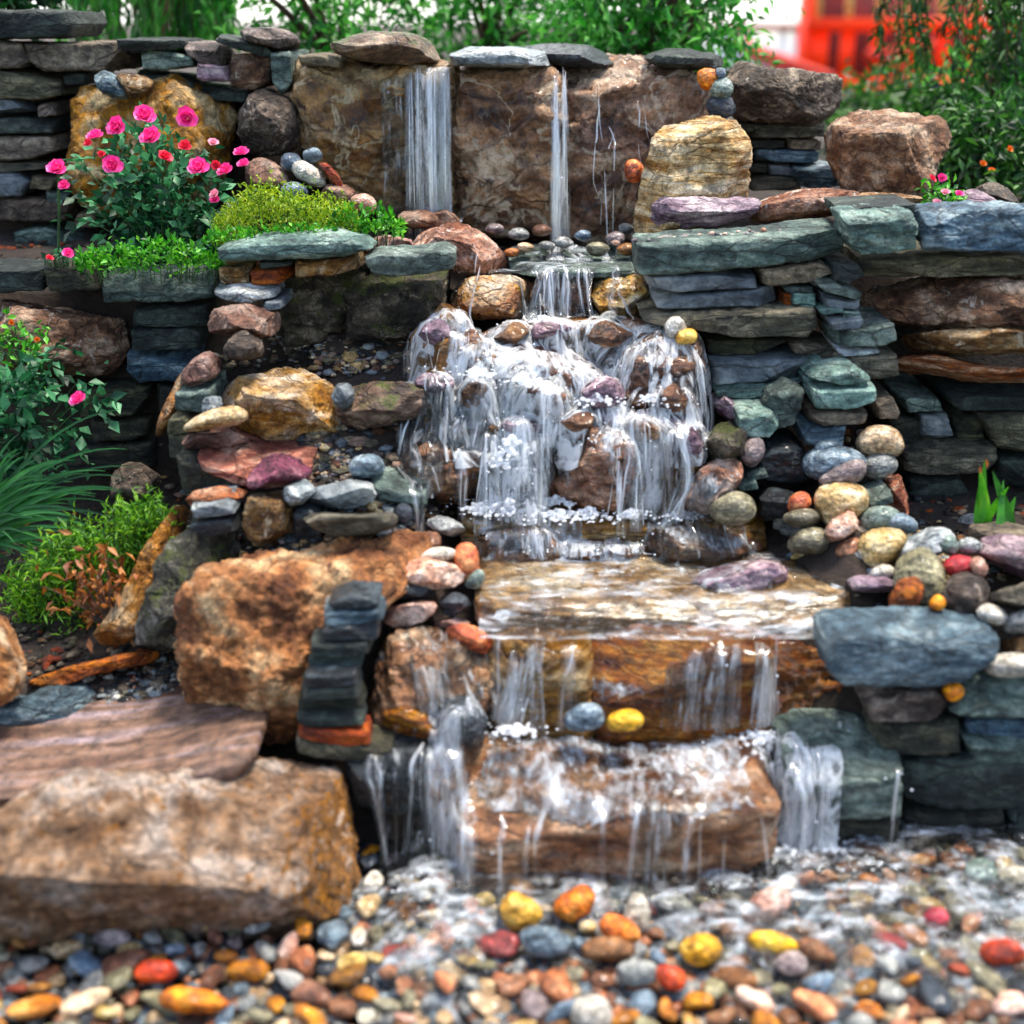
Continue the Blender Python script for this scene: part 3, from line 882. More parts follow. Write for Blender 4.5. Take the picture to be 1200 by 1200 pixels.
flat_stone|mauve|b;n=3|2.62|.14|988,682 1010,674 1056,678 1050,692 1014,695 992,690|mauve-grey flat stone lying in the pool's right corner|RB
river_stone|vivid_orange|p|2.47|.05|1090,706 1098,698 1107,703 1105,715 1092,715|small orange pebble on the back edge of the blue slab|RB
river_stone|pebble_white|p|2.45|.08|1146,716 1160,709 1179,721 1172,731 1152,727|small white oval pebble at the right end of the blue slab|RB
river_stone|pebble_white|p|2.66|.07|1020,672 1034,662 1048,668 1046,677 1024,678|white and tan pebble behind the mauve flat stone|RB
river_stone|paleblue|p|2.68|.08|1122,640 1134,631 1150,637 1148,649 1128,650|small light blue stone left of the dark flat rock at right|RB
river_stone|pebble_teal|p|2.66|.07|1100,638 1112,628 1122,638 1114,650|small teal stone resting on the large pale blue-green one|RB
river_stone|pebble_pink|p|2.56|.07|1138,658 1150,654 1156,668 1146,676|small peach pebble just right of the bright red stone|RB
flat_rock|mauve|b;n=3.2|2.60|.25|1142,640 1166,626 1240,640 1240,690 1186,668 1150,652|dark flat rock with a pale mauve top at the right edge|RB
flat_rock|walltan|b;n=3.2|2.72|.25|1136,624 1160,611 1240,626 1240,648 1160,640|grey-brown flat rock behind the pale mauve-topped one|RB
olive_rock|olive|b;n=3|2.44|.2|1160,694 1240,680 1240,716 1166,712|olive rock at the right photo edge beside the grey-tan stone|RB
river_stone|pebble_grey|p|2.42|.14|1178,732 1196,716 1240,712 1240,745 1190,742|smooth pale grey stone cut by the right photo edge|RB
river_stone|pebble_white|p|2.36|.12|1156,780 1168,768 1200,766 1222,780 1210,793 1166,793|white stone at the right edge, level with the blue slab's bottom|RL
brown_rock|brown|b|2.40|.14|1170,752 1200,744 1240,748 1240,768 1176,764|brown rock at the right edge above the white stone|RL
mossy_rock|mossy|b;cuts=5;wet=1|2.92|.22|822,524 836,500 850,494 870,505 878,516 868,533 842,538 826,534|mossy green wedge rock at the right foot of the cascade|RB
wet_rock|pinkgranite|b;cuts=5;wet=1|2.86|.24|796,594 806,570 830,546 856,535 872,545 869,566 850,582 834,602 806,602|pinkish wet rock below the mossy wedge rock|RB
river_stone|pebble_olive|p|2.80|.14|835,594 858,578 880,584 883,605 857,614 838,606|grey-green round stone at the foot of the pinkish wet rock|RB
dark_rock|darkslate|b;n=3|2.90|.2|884,580 892,572 930,574 938,596 924,604 888,607|blue-black slate rock left of the orange pebble|RB
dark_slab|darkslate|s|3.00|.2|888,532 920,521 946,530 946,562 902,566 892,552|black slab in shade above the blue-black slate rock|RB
river_stone|pebble_mauve|p|2.96|.1|868,528 880,514 895,516 894,535 882,546 872,540|white-mauve stone right of the mossy wedge rock|RB
river_stone|vivid_orange|p|2.86|.08|924,592 930,580 943,577 949,590 941,600 927,600|bright orange stone standing in the dark corner|RB
river_stone|pebble_olive|p|2.82|.1|920,604 940,597 960,601 959,612 940,617 922,612|flat tan-grey stone under the bright orange one|RB
dark_rock|mauve|b;wet=1|3.10|.18|832,462 846,457 866,474 873,495 858,496 842,482|dark purple rock between the cascade and the terrace wall|RB
brown_rock|brown|b;n=3;wet=1|3.14|.25|788,400 800,384 816,390 829,424 829,449 810,450 798,430|brown and cream edge rock under the orange pebble|CT
round_pebble|pebble_white|p|3.12|.07|780,383 790,372 802,377 803,391 786,396|white pebble at the right top of the cascade|CT
round_pebble|vivid_yellow|p|3.10|.07|793,398 798,386 815,386 816,399 800,403|amber pebble beside the white one at the cascade top|CT
thin_slate|teal|s|2.97|.12|876,558 897,550 900,558 880,562|small teal chip between the black slab and mossy rock|RB
thin_slate|tealpale|s|2.95|.12|862,568 885,562 888,572 866,574|flat pale teal chip just above the grey-green round stone|RB

blue_slab|bluestone|s;rough=.9;n=9;cuts=2|2.36|.15|966,752 976,744 1050,741 1096,740 1130,745 1174,752 1166,774 1130,800 1060,804 986,802 970,786|large bright blue slab at the right edge of the pool|RL
wall_block|greybrown|s|2.38|.25|1008,816 1050,806 1100,808 1111,824 1100,838 1020,842|brown-grey stone directly under the bright blue slab|RL
wall_slab|teal|s|2.36|.25|1112,832 1136,808 1240,800 1240,838 1170,835 1136,839|green-teal slab below the white stone at the right edge|RL
wall_block|olivedark|s;n=9|2.38|.25|1025,848 1122,842 1125,878 1100,884 1026,884|square-cut dark olive block under the brown-grey stone|RL
wall_slab|bluestone|s|2.39|.25|1130,847 1240,845 1240,862 1140,863|thin bluish slab at right, upper of two|RL
wall_slab|teal|s|2.37|.25|1128,865 1240,866 1240,890 1140,888|grey-teal slab at right, lower of two, beside the dark olive block|RL
wall_block|tealdark|s;n=9|2.36|.25|1060,902 1090,890 1180,888 1240,893 1240,942 1100,943 1062,936|very long dark green block low in the right wall|RL
wall_block|olivedark|s;n=9|2.37|.25|1058,956 1072,948 1176,950 1176,990 1060,993|dark brown block lowest in the wall, above the pebbles|RL
wall_block|tealdark|s|2.37|.25|1182,946 1240,945 1240,1002 1184,998|dark green block at the bottom right end of the wall|RL
wall_slab|darkslate|s|2.34|.25|1098,995 1240,998 1240,1018 1100,1012|black slab at the very foot of the right wall|RL
wall_block|teal|s;n=8;wet=1|2.30|.28|922,890 955,882 1057,892 1058,955 972,957 924,934|wet teal block with water running over it, beside the lower boulder|RL
wall_block|olivedark|s;wet=1|2.33|.28|928,957 1052,957 1050,1002 934,1002|dark brown block under the wet teal one|RL
round_pebble|vivid_orange|p|2.36|.06|1106,808 1120,800 1128,812 1116,821|small orange stone wedged under the blue slab|RL
''')
stones('''
lower_boulder|wettan|s;n=8;rough=1.1;wet=1;cuts=4|2.20|.34|536,948 560,938 640,938 740,944 830,942 900,930 917,948 910,1000 880,1018 800,1030 760,1052 600,1056 548,1046 537,1010|broad flat-topped wet boulder, lowest step of the cascade|CT
side_rock|wetbrown|s;n=4;wet=1|2.30|.3|496,892 516,880 548,884 552,940 542,1006 508,1008 498,950|narrow wet brown rock along the left side of the lowest boulder|CT
step_boulder|wettan|b;n=3.8;wet=1;cuts=4|2.44|.38|424,772 450,746 520,734 576,740 588,790 566,850 480,872 432,852|light brown wet boulder under the orange elongated stone|CT
step_boulder|wetochre|b;n=3.2;wet=1;cuts=3|2.38|.3|444,822 500,815 545,822 534,884 470,888 446,870|orange-brown wet rock behind the front boulder's right end|CT
step_boulder|wettan|s;n=9;wet=1;rough=1.0|2.47|.50|566,752 600,748 650,752 692,756 700,868 560,868 556,800|wet step rock behind the left stream of the second step|CT
step_boulder|wetochre|s;n=9;wet=1;rough=1.0|2.46|.50|688,756 740,748 800,750 862,752 902,758 905,872 692,870|layered amber rock in the middle of the second step|CT
step_boulder|wetochre|s;n=9;wet=1;rough=1.0|2.47|.50|894,756 940,760 976,768 994,802 1016,860 1010,890 900,884|layered orange-brown rock at the right end of the second step|CT
round_boulder|pebble_dark|p;rough=1.5;wet=1|2.36|.18|510,846 520,823 545,819 566,834 567,860 546,876 518,871|round blue-black stone left of the second step's stream|CT
round_pebble|pebble_blue|p|2.38|.08|663,846 672,830 695,825 706,836 702,853 672,855|blue-grey oval pebble lying on the lowest boulder|CT
round_pebble|vivid_yellow|p|2.37|.08|713,846 722,834 742,832 752,845 743,856 718,856|yellow pebble next to the blue-grey one on the lowest boulder|CT
orange_stone|vivid_orange|b;n=2.6;cuts=3;rough=.5|2.52|.12|520,740 534,731 560,735 582,755 570,766 540,758 524,749|long bright orange stone at the pool's left lip|CT
pale_rock|pinkgranite|b;wet=1|2.56|.14|508,736 522,722 546,724 552,736 526,742|grey-white wet stone just behind the long orange stone|CT
third_step_rock|wettan|b;n=3.2;wet=1;cuts=4|2.84|.25|546,644 570,618 622,612 656,630 642,668 560,672 548,662|purplish-brown wet rock left on the foaming third step|CT
third_step_rock|wettan|b;n=3.2;wet=1;cuts=4|2.86|.25|616,634 650,620 720,620 760,634 756,668 622,670|wet brown rock in the middle of the foaming third step|CT
third_step_rock|wettan|b;n=3;wet=1;cuts=4|2.82|.28|750,632 790,612 852,618 898,640 872,656 800,660 756,654|brown wet rock right on the foaming third step|CT
pool_bed_slab|wetpale|s;n=9;wet=1|2.58|.34|556,706 700,706 860,706 1002,706 1002,730 556,730|pale brown slab under water, floor of the second step's pool|CT
third_step_slab|wettan|s;n=9;wet=1|2.91|.2|540,612 640,611 760,612 900,614 900,650 540,650|dark wet ledge slab lying beneath the foam of the third step|CT
wet_flat_rock|mauve|b;n=2.8;wet=1|2.66|.25|806,688 838,666 900,658 922,674 902,694 830,698|flat mauve-brown rock rising out of the pool|CT
step_boulder|wetbrown|b;n=3.2;wet=1;cuts=5|2.94|.28|440,532 470,515 540,514 572,526 574,560 556,592 512,590 470,572 446,552|long wet brown rock left of the white plunge|CT
step_boulder|wetbrown|b;n=3.6;wet=1;cuts=6;rough=1.2|2.92|.3|640,532 660,508 690,500 732,510 764,540 758,600 700,604 650,600 638,562|big dark wet rock in the centre of the cascade foot|CT
step_boulder|wetbrown|b;n=3;wet=1|2.98|.3|572,530 610,515 650,520 650,604 560,604|wet rock hidden behind the white plunge|CT
step_boulder|wetbrown|b;n=3;wet=1|2.97|.3|740,520 776,500 832,510 820,560 796,604 752,606 750,556|wet rock under the stream right of the big dark centre rock|CT
step_boulder|wetbrown|b;n=2.8;wet=1|3.00|.25|498,482 530,472 582,476 602,492 596,518 520,522 500,512|speckled brown wet rock above the long wet brown one|CT
cascade_rock|wetbrown|b;n=3;wet=1|3.10|.3|488,430 520,392 570,390 606,430 600,478 540,490 492,478|rock in the white water at the cascade's left side|CT
cascade_rock|wetbrown|b;n=3;wet=1|3.06|.3|572,444 620,396 680,400 708,440 700,496 600,500|rust rock in the white water at the cascade's middle|CT
cascade_rock|wetbrown|b;n=3;wet=1|3.08|.3|694,402 760,386 822,402 828,452 804,496 716,496|rock in the white water at the cascade's right side|CT
cascade_rock|wetbrown|b;n=3;wet=1|3.22|.3|556,398 600,372 660,370 724,380 716,426 570,430|mauve-brown rock at the crown of the white cascade|CT
cascade_rock|wetbrown|b;n=3;wet=1|3.20|.25|482,400 500,366 530,356 552,380 540,426 494,440|rock under the bluish water at the cascade's upper left|CT
cascade_rock|wetbrown|b;n=3;wet=1|3.24|.25|690,398 720,374 770,372 796,392 780,430 700,428|rock beneath the white water at the cascade's upper right|CT
cascade_rock|mauve|b;n=3;wet=1;rough=1.3|2.98|.3|620,486 700,474 800,482 836,506 826,540 720,530 640,520|reddish-mauve rock under the churning water of the cascade|CT
lip_rock|wetcream|b;n=3.2;wet=1;cuts=4|3.38|.28|528,346 545,326 600,322 624,332 622,366 570,373 536,366|cream and amber rock at the left of the upper lip|CT
lip_rock|wetbrown|b;n=3.4;wet=1|3.42|.26|616,326 680,324 694,332 692,370 622,372|dark rock behind the streams of the upper lip|CT
lip_rock|wetcream|b;n=3.4;wet=1;cuts=4|3.38|.28|684,328 750,322 762,340 760,370 704,373 688,362|yellow-streaked cream rock at the right of the upper lip|CT
round_pebble|pebble_grey|p;wet=1|3.28|.12|698,380 712,366 724,372 726,386 706,390|grey round stone in the stream under the upper lip|CT
pink_boulder|pinkgranite|b;n=2.5;cuts=3;wet=1|3.46|.3|480,286 500,266 540,263 576,275 594,300 591,318 545,323 526,313 490,302|large pink-white boulder left of the little upper basin|CT
pink_rock|pinkgranite|b;wet=1|3.44|.2|426,286 448,275 478,277 484,292 430,298|low pale pink rock between ground cover and pink-white boulder|CT
basin_slab|teal|s;wet=1;n=8|3.44|.42|596,315 640,314 692,315 744,314 746,322 598,323|pale blue slab forming the floor of the little upper basin|CT

wall_capstone|tealpale|s;n=8|3.26|.16|254,292 300,283 395,276 428,285 437,292 410,300 300,306 256,304|long pale grey-teal capstone under the yellow-green mound|LW
wall_capstone|teal|s;n=9|3.24|.14|428,303 440,299 500,295 521,292 533,298 531,314 500,320 440,325 431,313|dark teal capstone left of the pink-white boulder|LW
wall_block|brown|s|3.30|.25|346,306 415,301 419,318 347,323|brown slab under the long pale capstone, right end|LW
wall_block|rust|s|3.29|.25|294,317 335,314 337,330 296,334|brick-red stone under the long pale capstone|LW
wall_block|brown|s|3.30|.25|258,314 293,312 293,331 260,333|dark brown stone left of the brick-red one|LW
wall_slate|tealdark|s|3.30|.25|304,306 344,305 344,312 306,313|thin dark slate between the brick-red stone and the capstone|LW
wall_slab|paleblue|s;n=5|3.22|.25|248,341 275,336 320,342 323,349 290,356 252,351|pale bluish pointed slab left of the mossy rock face|LW
wall_slate|blueslate|s|3.22|.2|305,353 330,352 333,360 310,363|little grey slate beside the pink-brown boulder|LW
pink_brown_boulder|pinkbrown|b;cuts=6|3.10|.25|243,377 255,360 285,357 326,362 330,384 312,396 270,391 248,390|pink-brown boulder left of the mossy rock face|LB
pale_rock|greybrown|b;cuts=5|3.04|.18|262,412 270,396 290,388 303,398 310,416 290,422 266,422|white and dark angular rock below the pink-brown boulder|LB
mossy_boulder|mossy|s;n=5;rough=1.5|3.38|.3|330,324 400,318 424,326 428,345 408,386 382,402 336,406 328,370|mossy grey rock face under the long pale capstone|LW
mossy_boulder|mossy|s;n=5;rough=1.5;wet=1|3.34|.3|404,348 440,326 522,322 520,370 502,402 430,412 406,398|dark green mossy rock face under the dark teal capstone|LW
wall_capstone|tealdark|s;n=9|3.42|.16|-40,312 48,314 50,340 -40,346|green-grey capstone of the flower bed at the left photo edge|LW
wall_capstone|olivedark|s|3.42|.3|54,309 108,314 119,338 58,341|brownish capstone of the flower bed, second from left|LW
wall_capstone|teal|s;n=9|3.40|.16|120,324 250,315 252,349 200,353 121,354|wide dark teal capstone below the trailing green plant|LW
brown_boulder|brown|b;n=3.2;cuts=6|3.36|.3|-40,352 60,350 110,358 150,372 151,420 120,442 60,442 -40,444|big brown and cream boulder in the shaded wall at left|LW
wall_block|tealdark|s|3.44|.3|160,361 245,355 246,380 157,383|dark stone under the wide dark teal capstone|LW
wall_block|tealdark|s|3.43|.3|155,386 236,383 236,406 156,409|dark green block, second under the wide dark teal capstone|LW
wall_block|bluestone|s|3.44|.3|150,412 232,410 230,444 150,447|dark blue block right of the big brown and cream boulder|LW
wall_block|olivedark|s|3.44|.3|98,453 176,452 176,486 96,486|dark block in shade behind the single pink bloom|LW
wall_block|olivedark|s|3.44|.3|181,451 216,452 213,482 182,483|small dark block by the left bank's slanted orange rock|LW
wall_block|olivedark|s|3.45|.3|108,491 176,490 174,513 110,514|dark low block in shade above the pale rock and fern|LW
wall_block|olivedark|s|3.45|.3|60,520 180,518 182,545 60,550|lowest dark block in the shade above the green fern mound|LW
pinkish_rock|pinkbrown|b|3.02|.2|208,442 225,425 242,411 259,418 256,440 236,449 212,456|pinkish-brown rock at the top left edge of the bank|LB
grey_slab|teal|s|3.00|.2|207,459 248,455 251,478 240,486 207,483|slate-grey block under the pinkish-brown rock on the bank edge|LB
grey_slab|olive|s|2.98|.2|199,490 226,486 226,505 198,508|grey stone below the slate-grey block at the bank edge|LB
grey_slab|olivedark|s|2.97|.2|195,512 221,509 218,536 196,539|dark grey block at the left end of the striped slab|LB
slanted_rock|ochrewall|b|3.06|.15|182,508 206,450 222,430 216,462 196,512|narrow orange-brown slanted rock at the bank's left edge|LB
pale_shard|paleblue|b|2.94|.06|236,466 258,462 261,478 242,491|pale blue-white shard standing on the bank|LB
cream_stone|pebble_tan|p|2.88|.12|218,500 240,485 270,477 287,484 284,495 256,500 226,504|long cream stone lying on the bank below the white shard|LB
tan_boulder|sandpale|b;n=2.8;cuts=7|2.96|.35|262,458 290,436 322,424 352,430 396,456 402,490 390,516 342,524 300,511 264,492|large tan and rust boulder on the left bank|LB
layered_rock|mossybrown|b;n=3.4;cuts=4;wet=1|2.98|.3|392,474 404,458 430,448 502,452 522,462 516,481 480,491 410,502|grey-tan mossy layered rock beside the cascade's left side|LB
dark_rock|blueslate|b|2.96|.12|388,462 400,448 416,456 414,476 398,480|small dark blue rock between the tan boulder and layered rock|LB
flat_rock|pinkbrown|b;n=3|2.90|.2|212,514 240,505 286,510 292,520 222,528|low pinkish flat rock under the long cream stone|LB
striped_slab|redbrown|s;n=6;rake=.10|2.84|.34|228,529 270,540 300,556 350,548 362,546 362,558 300,568 262,552 232,540|striped reddish slab with a pointed front on the left bank|LB
purple_rock|purple|b;cuts=4|2.76|.18|290,566 300,546 325,530 342,535 366,552 346,563 322,561 300,573|purple-red rock leaning on the striped slab|LB
dark_slab|olivedark|s|2.86|.25|206,534 250,545 296,566 290,582 212,576|dark brown slab under the striped slab|LB
brown_block|brown|b;n=4;cuts=4|2.68|.22|287,602 297,573 336,568 347,600 341,632 302,639 286,626|squarish brown rock below the purple-red rock|LB
dark_block|darkslate|s|2.74|.2|344,598 372,592 384,632 346,638|dark gap-filling stone right of the squarish brown rock|LB
pale_slab|paleblue|b;n=3|2.72|.16|330,578 350,561 372,571 346,592|light blue-white flat stone on top of the squarish brown rock|LB
grey_slab|blueslate|b;n=3.5|2.74|.2|358,576 400,565 432,562 442,585 415,596 376,593|blue-violet slab above the olive wedge slab|LB
olive_slab|olive|b;n=4.5;cuts=3|2.60|.22|350,598 440,598 466,602 460,620 420,629 386,626|olive-grey wedge slab resting on the ochre boulder|LB
teal_slab|teal|s;n=6;wet=1|2.82|.25|430,562 456,566 500,576 500,593 470,598 440,582|teal wet slab left of the long wet brown rock|LB
blue_stone|pebble_blue|p|2.84|.12|411,546 420,535 440,533 449,550 436,559 415,557|blue-grey cracked stone above the teal wet slab|LB
red_white_stone|redbrown|b;n=3|2.76|.16|218,580 260,568 292,572 276,589 230,596|reddish-white flat stone at the top of the leaning lichen rock|LB
thin_slate|blueslate|s|2.72|.14|224,592 266,588 276,600 228,606|grey slate under the reddish-white flat stone|LB
thin_slate|darkslate|s|2.72|.14|222,611 270,606 279,620 250,628 226,626|black-teal slate, second under the reddish-white flat stone|LB
leaning_slab|ochrewall|b;n=3;cuts=4|2.72|.14|108,748 150,690 166,646 196,610 222,584 227,600 197,660 190,702 152,756 120,762|long orange-brown slab leaning beside the green fern mound|LB
lichen_rock|lichen|b;n=3;cuts=3|2.60|.28|146,756 188,690 200,640 226,618 286,622 262,680 226,745 190,768|dark lichen-covered rock left of the big ochre boulder|LB
ochre_boulder|ochre|b;n=3;cuts=2;rough=1.1|2.40|.44|218,702 240,670 290,655 370,640 430,624 480,622 502,650 482,692 446,704 424,752 376,800 346,882 300,884 222,850 204,800 208,742|huge ochre boulder left of the second step|LB
thin_slate|darkslate|s;n=9;rough=1.5|2.402|.09|384,706 410,697 445,701 441,713 390,715|top dark slate of the stack beside the ochre boulder|LS
thin_slate|bluestone|s;n=9;rough=1.5|2.397|.09|378,717 445,714 449,728 384,733|dark blue slate second from the top of the stack|LS
thin_slate|darkslate|s;n=9;rough=1.5|2.388|.09|376,733 441,732 443,748 380,751|black slate third from the top of the stack|LS
thin_slate|tealdark|s;n=9;rough=1.5|2.380|.09|364,755 431,752 433,770 366,773|grey-green slate fourth from the top of the stack|LS
thin_slate|teal|s;n=9;rough=1.5|2.381|.09|361,773 426,771 421,786 362,787|grey-teal slate fifth from the top, middle of the stack|LS
thin_slate|darkslate|s;n=9;rough=1.5|2.343|.09|358,789 416,787 419,803 360,804|dark slate sixth from the top of the stack|LS
thin_slate|tealdark|s;n=9;rough=1.5|2.341|.09|351,807 419,803 421,816 354,821|dark green slate seventh from the top of the stack|LS
thin_slate|olivedark|s;n=9;rough=1.5|2.372|.09|350,822 421,818 427,831 380,839 350,837|brown-black slate third from the stack's bottom rust stone|LS
thin_slate|tealdark|s;n=9;rough=1.5|2.343|.09|347,839 421,837 427,848 349,850|dark slate resting on the rust stone of the stack|LS
rust_slab|rust|s;n=9;rough=1.5|2.332|.09|348,852 430,859 434,872 400,872 350,863|rust-coloured stone near the bottom of the slate stack|LS
tan_slab|olive|s;n=9;rough=1.5|2.33|.10|346,867 400,871 460,878 456,886 420,891 350,881|tan wedge slab at the bottom of the slate stack|LS
dark_rock|darkslate|s;n=4;wet=1|2.30|.22|400,892 500,884 508,950 420,964|black wet rock behind the right end of the front boulder|LS
river_stone|pebble_pink|b;rough=.5;cuts=3|2.60|.16|458,670 480,656 520,652 546,665 541,685 506,692 470,686|white-tan oblong stone at the left edge of the pool|LP
river_stone|pebble_white|p|2.66|.08|488,652 510,642 533,645 532,655 500,659|thin pale stone behind the white-tan oblong one|LP
river_stone|vivid_orange|p|2.66|.1|532,656 540,638 556,640 560,665 546,681|orange-brown egg-shaped stone at the left of the pool|LP
river_stone|pebble_teal|p|2.64|.08|546,686 556,668 567,672 562,689|dark teal pebble beside the orange-brown egg-shaped stone|LP
river_stone|pebble_brown|b;rough=.5|2.70|.1|480,642 500,622 516,625 517,641 496,649|small brown rock behind the thin pale stone|LP
river_stone|darkslate|b;n=3|2.58|.12|440,694 470,686 508,684 512,695 470,703|dark slate under the white-tan oblong stone|LP
tan_slab|pinkgranite|b;n=3|2.54|.14|447,714 480,705 506,702 512,715 490,731 455,736|tan flat stone below the dark slate at the pool's left|LP
river_stone|pebble_dark|b;n=3|2.58|.12|514,702 540,694 552,712 522,722|near-black stone at the pool's left edge|LP
river_stone|pebble_dark|p|2.78|.06|462,600 472,590 482,598 478,612 466,612|small dark pebble above the gravel left of the pool|LP
river_stone|pebble_brown|p|2.74|.07|438,648 456,638 470,646 464,658 444,658|small brown stone on the right shoulder of the ochre boulder|LP
river_stone|pebble_white|p|2.72|.05|440,622 450,617 458,624 450,632|small cream pebble at the point of the olive wedge slab|LP
river_stone|pebble_grey|b;n=3;rough=.5|2.76|.1|500,612 520,604 546,618 540,630 516,624|grey-white slab stone at the left end of the third step|LP

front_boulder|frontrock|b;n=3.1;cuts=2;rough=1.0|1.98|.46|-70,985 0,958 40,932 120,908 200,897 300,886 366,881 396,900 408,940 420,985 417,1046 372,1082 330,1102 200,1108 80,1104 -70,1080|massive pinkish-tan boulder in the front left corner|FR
banded_slab|banded|s;n=10;cuts=0;rough=.25|2.22|.42|-90,925 0,922 110,916 220,900 294,880 300,890 280,915 100,945 -90,965|flat reddish-grey banded slab behind the front boulder|FR
blue_rock|bluestone|b;n=3|2.52|.22|-40,836 0,826 40,812 108,794 123,830 116,852 -40,862|bright blue rock at the left edge behind the banded slab|FR
red_slab|rust|b;n=3|2.60|.14|24,802 80,781 150,766 186,762 186,776 120,787 30,809|long thin rust slab with a mossy edge above the blue rock|FR
orange_rock|ochrewall|b|2.44|.2|-50,722 4,719 25,745 29,790 15,818 -50,832|orange rock cut by the left photo edge|FR
white_rock|greybrown|b;cuts=6|3.10|.2|128,566 132,550 146,542 166,545 190,560 186,576 160,592 132,592|pale angular rock behind the green fern mound|FR
''')

# small grey stones on the floor of the upper basin
for k, (x, y, w, h, m) in enumerate([(608, 274, 22, 14, "pebble_grey"), (634, 270, 20, 13, "pebble_brown"), (615, 290, 18, 11, "pebble_tan"), (700, 292, 24, 16, "pebble_olive"),
                                     (722, 280, 20, 16, "pebble_mauve"), (735, 292, 20, 14, "pebble_brown"), (580, 268, 20, 12, "pebble_mauve"), (660, 284, 20, 12, "pebble_grey"),
                                     (733, 268, 16, 12, "pebble_grey"), (640, 288, 18, 10, "pebble_grey"), (600, 296, 16, 10, "pebble_orange"), (684, 276, 18, 12, "pebble_blue")]):
    pts = [(x + w / 2 * math.cos(a) * (1 + .12 * math.sin(3 * a + k)), y + h / 2 * math.sin(a)) for a in np.linspace(0, 2 * math.pi, 11)[:-1]]
    cname = m.split('_')[1]
    where = ["left, right at the foot of the middle waterfall boulder", "under the middle waterfall boulder", "at the left basin edge", "at the right basin edge by the terrace capstone",
             "below the narrow waterfall's right side", "nearest the terrace capstone", "beside the pink-white boulder's top", "just left of the narrow waterfall's foot",
             "at the foot of the right waterfall boulder", "in the middle of the upper basin", "by the pink-white boulder's right end", "just right of the narrow waterfall's foot"][k]
    stone("basin_pebble", m, 'p', 3.56 + (296 - y) * 0.006, 0.06, pts, "wet %s pebble %s" % (cname, where), "pebble", "pebbles in the little upper basin", wet=True)

rc = np.random.default_rng(8)
SIDE = ["under the foam at the cascade's upper left", "beside the rock under the bluish water", "in the crown of the cascade left of its middle", "at the crown's centre under the lip streams", "at the crown's right, near the grey round stone",
        "below the white and the amber pebble", "left edge of the white water, halfway down", "left of the rust rock in the white water", "just below the rust rock in the white water", "in the churning water right of the cascade's middle",
        "at the right edge of the white water, halfway down", "above the speckled brown wet rock", "above the plunge, right of its start", "above the big dark centre rock", "above the right-hand chute", "left of the mossy wedge rock"]
for k, (x, y, w, h, Y) in enumerate([(515, 392, 44, 30, 3.16), (555, 405, 40, 30, 3.14), (600, 392, 46, 28, 3.16), (650, 388, 50, 28, 3.15), (712, 392, 46, 30, 3.15), (775, 404, 46, 34, 3.12), (508, 452, 44, 34, 3.02), (560, 462, 46, 36, 3.0),
                                     (640, 466, 50, 34, 2.99), (712, 462, 52, 36, 2.99), (790, 470, 44, 36, 3.0), (545, 500, 44, 26, 2.98), (612, 500, 40, 26, 2.96), (676, 496, 50, 24, 2.94), (752, 506, 50, 30, 2.93), (812, 520, 30, 40, 2.94)]):
    pts = [(x + w / 2 * math.cos(a) * (1 + .2 * rc.normal()), y + h / 2 * math.sin(a) * (1 + .2 * rc.normal())) for a in np.linspace(0, 2 * math.pi, 9)[:-1]]
    stone("cascade_stone", "wetbrown" if k % 3 else "mauve", 'b', Y, .14, pts, "small wet brown stone " + SIDE[k], "rock", GROUPS["CT"], wet=True, level=5)

# stones filling the heap on the right bank and the foot of the wall behind it
rh = np.random.default_rng(21)
HEAPC = ["grey", "grey", "tan", "tan", "olive", "blue", "white"]
n_heap = 0
for k in range(70):
    px, py = rh.uniform(905, 1195), rh.uniform(585, 722)
    if px < 990 and py > 655 or (px > 1060 and py < 612) or py > 690 and px < 1040:
        continue
    p = at_ground(px, py)
    s = rh.uniform(.012, .026)
    Yk = p[1] - s * .3
    w = s * FPX / 3.0
    pts = [(px + w * math.cos(a) * (1.3 + .15 * rh.normal()), py + w * .8 * math.sin(a) * (1 + .12 * rh.normal())) for a in np.linspace(0, 2 * math.pi, 10)[:-1]]
    c = HEAPC[int(rh.integers(0, len(HEAPC)))]
    stone("river_stone", "pebble_" + c, 'p', Yk, s * 1.6, pts, "little %s filler stone between the larger river stones of the right bank" % {"dark": "near-black", "blue": "slate-blue", "olive": "olive-brown"}.get(c, c), "river stone", "little %s filler stones of the right bank" % c, level=4)

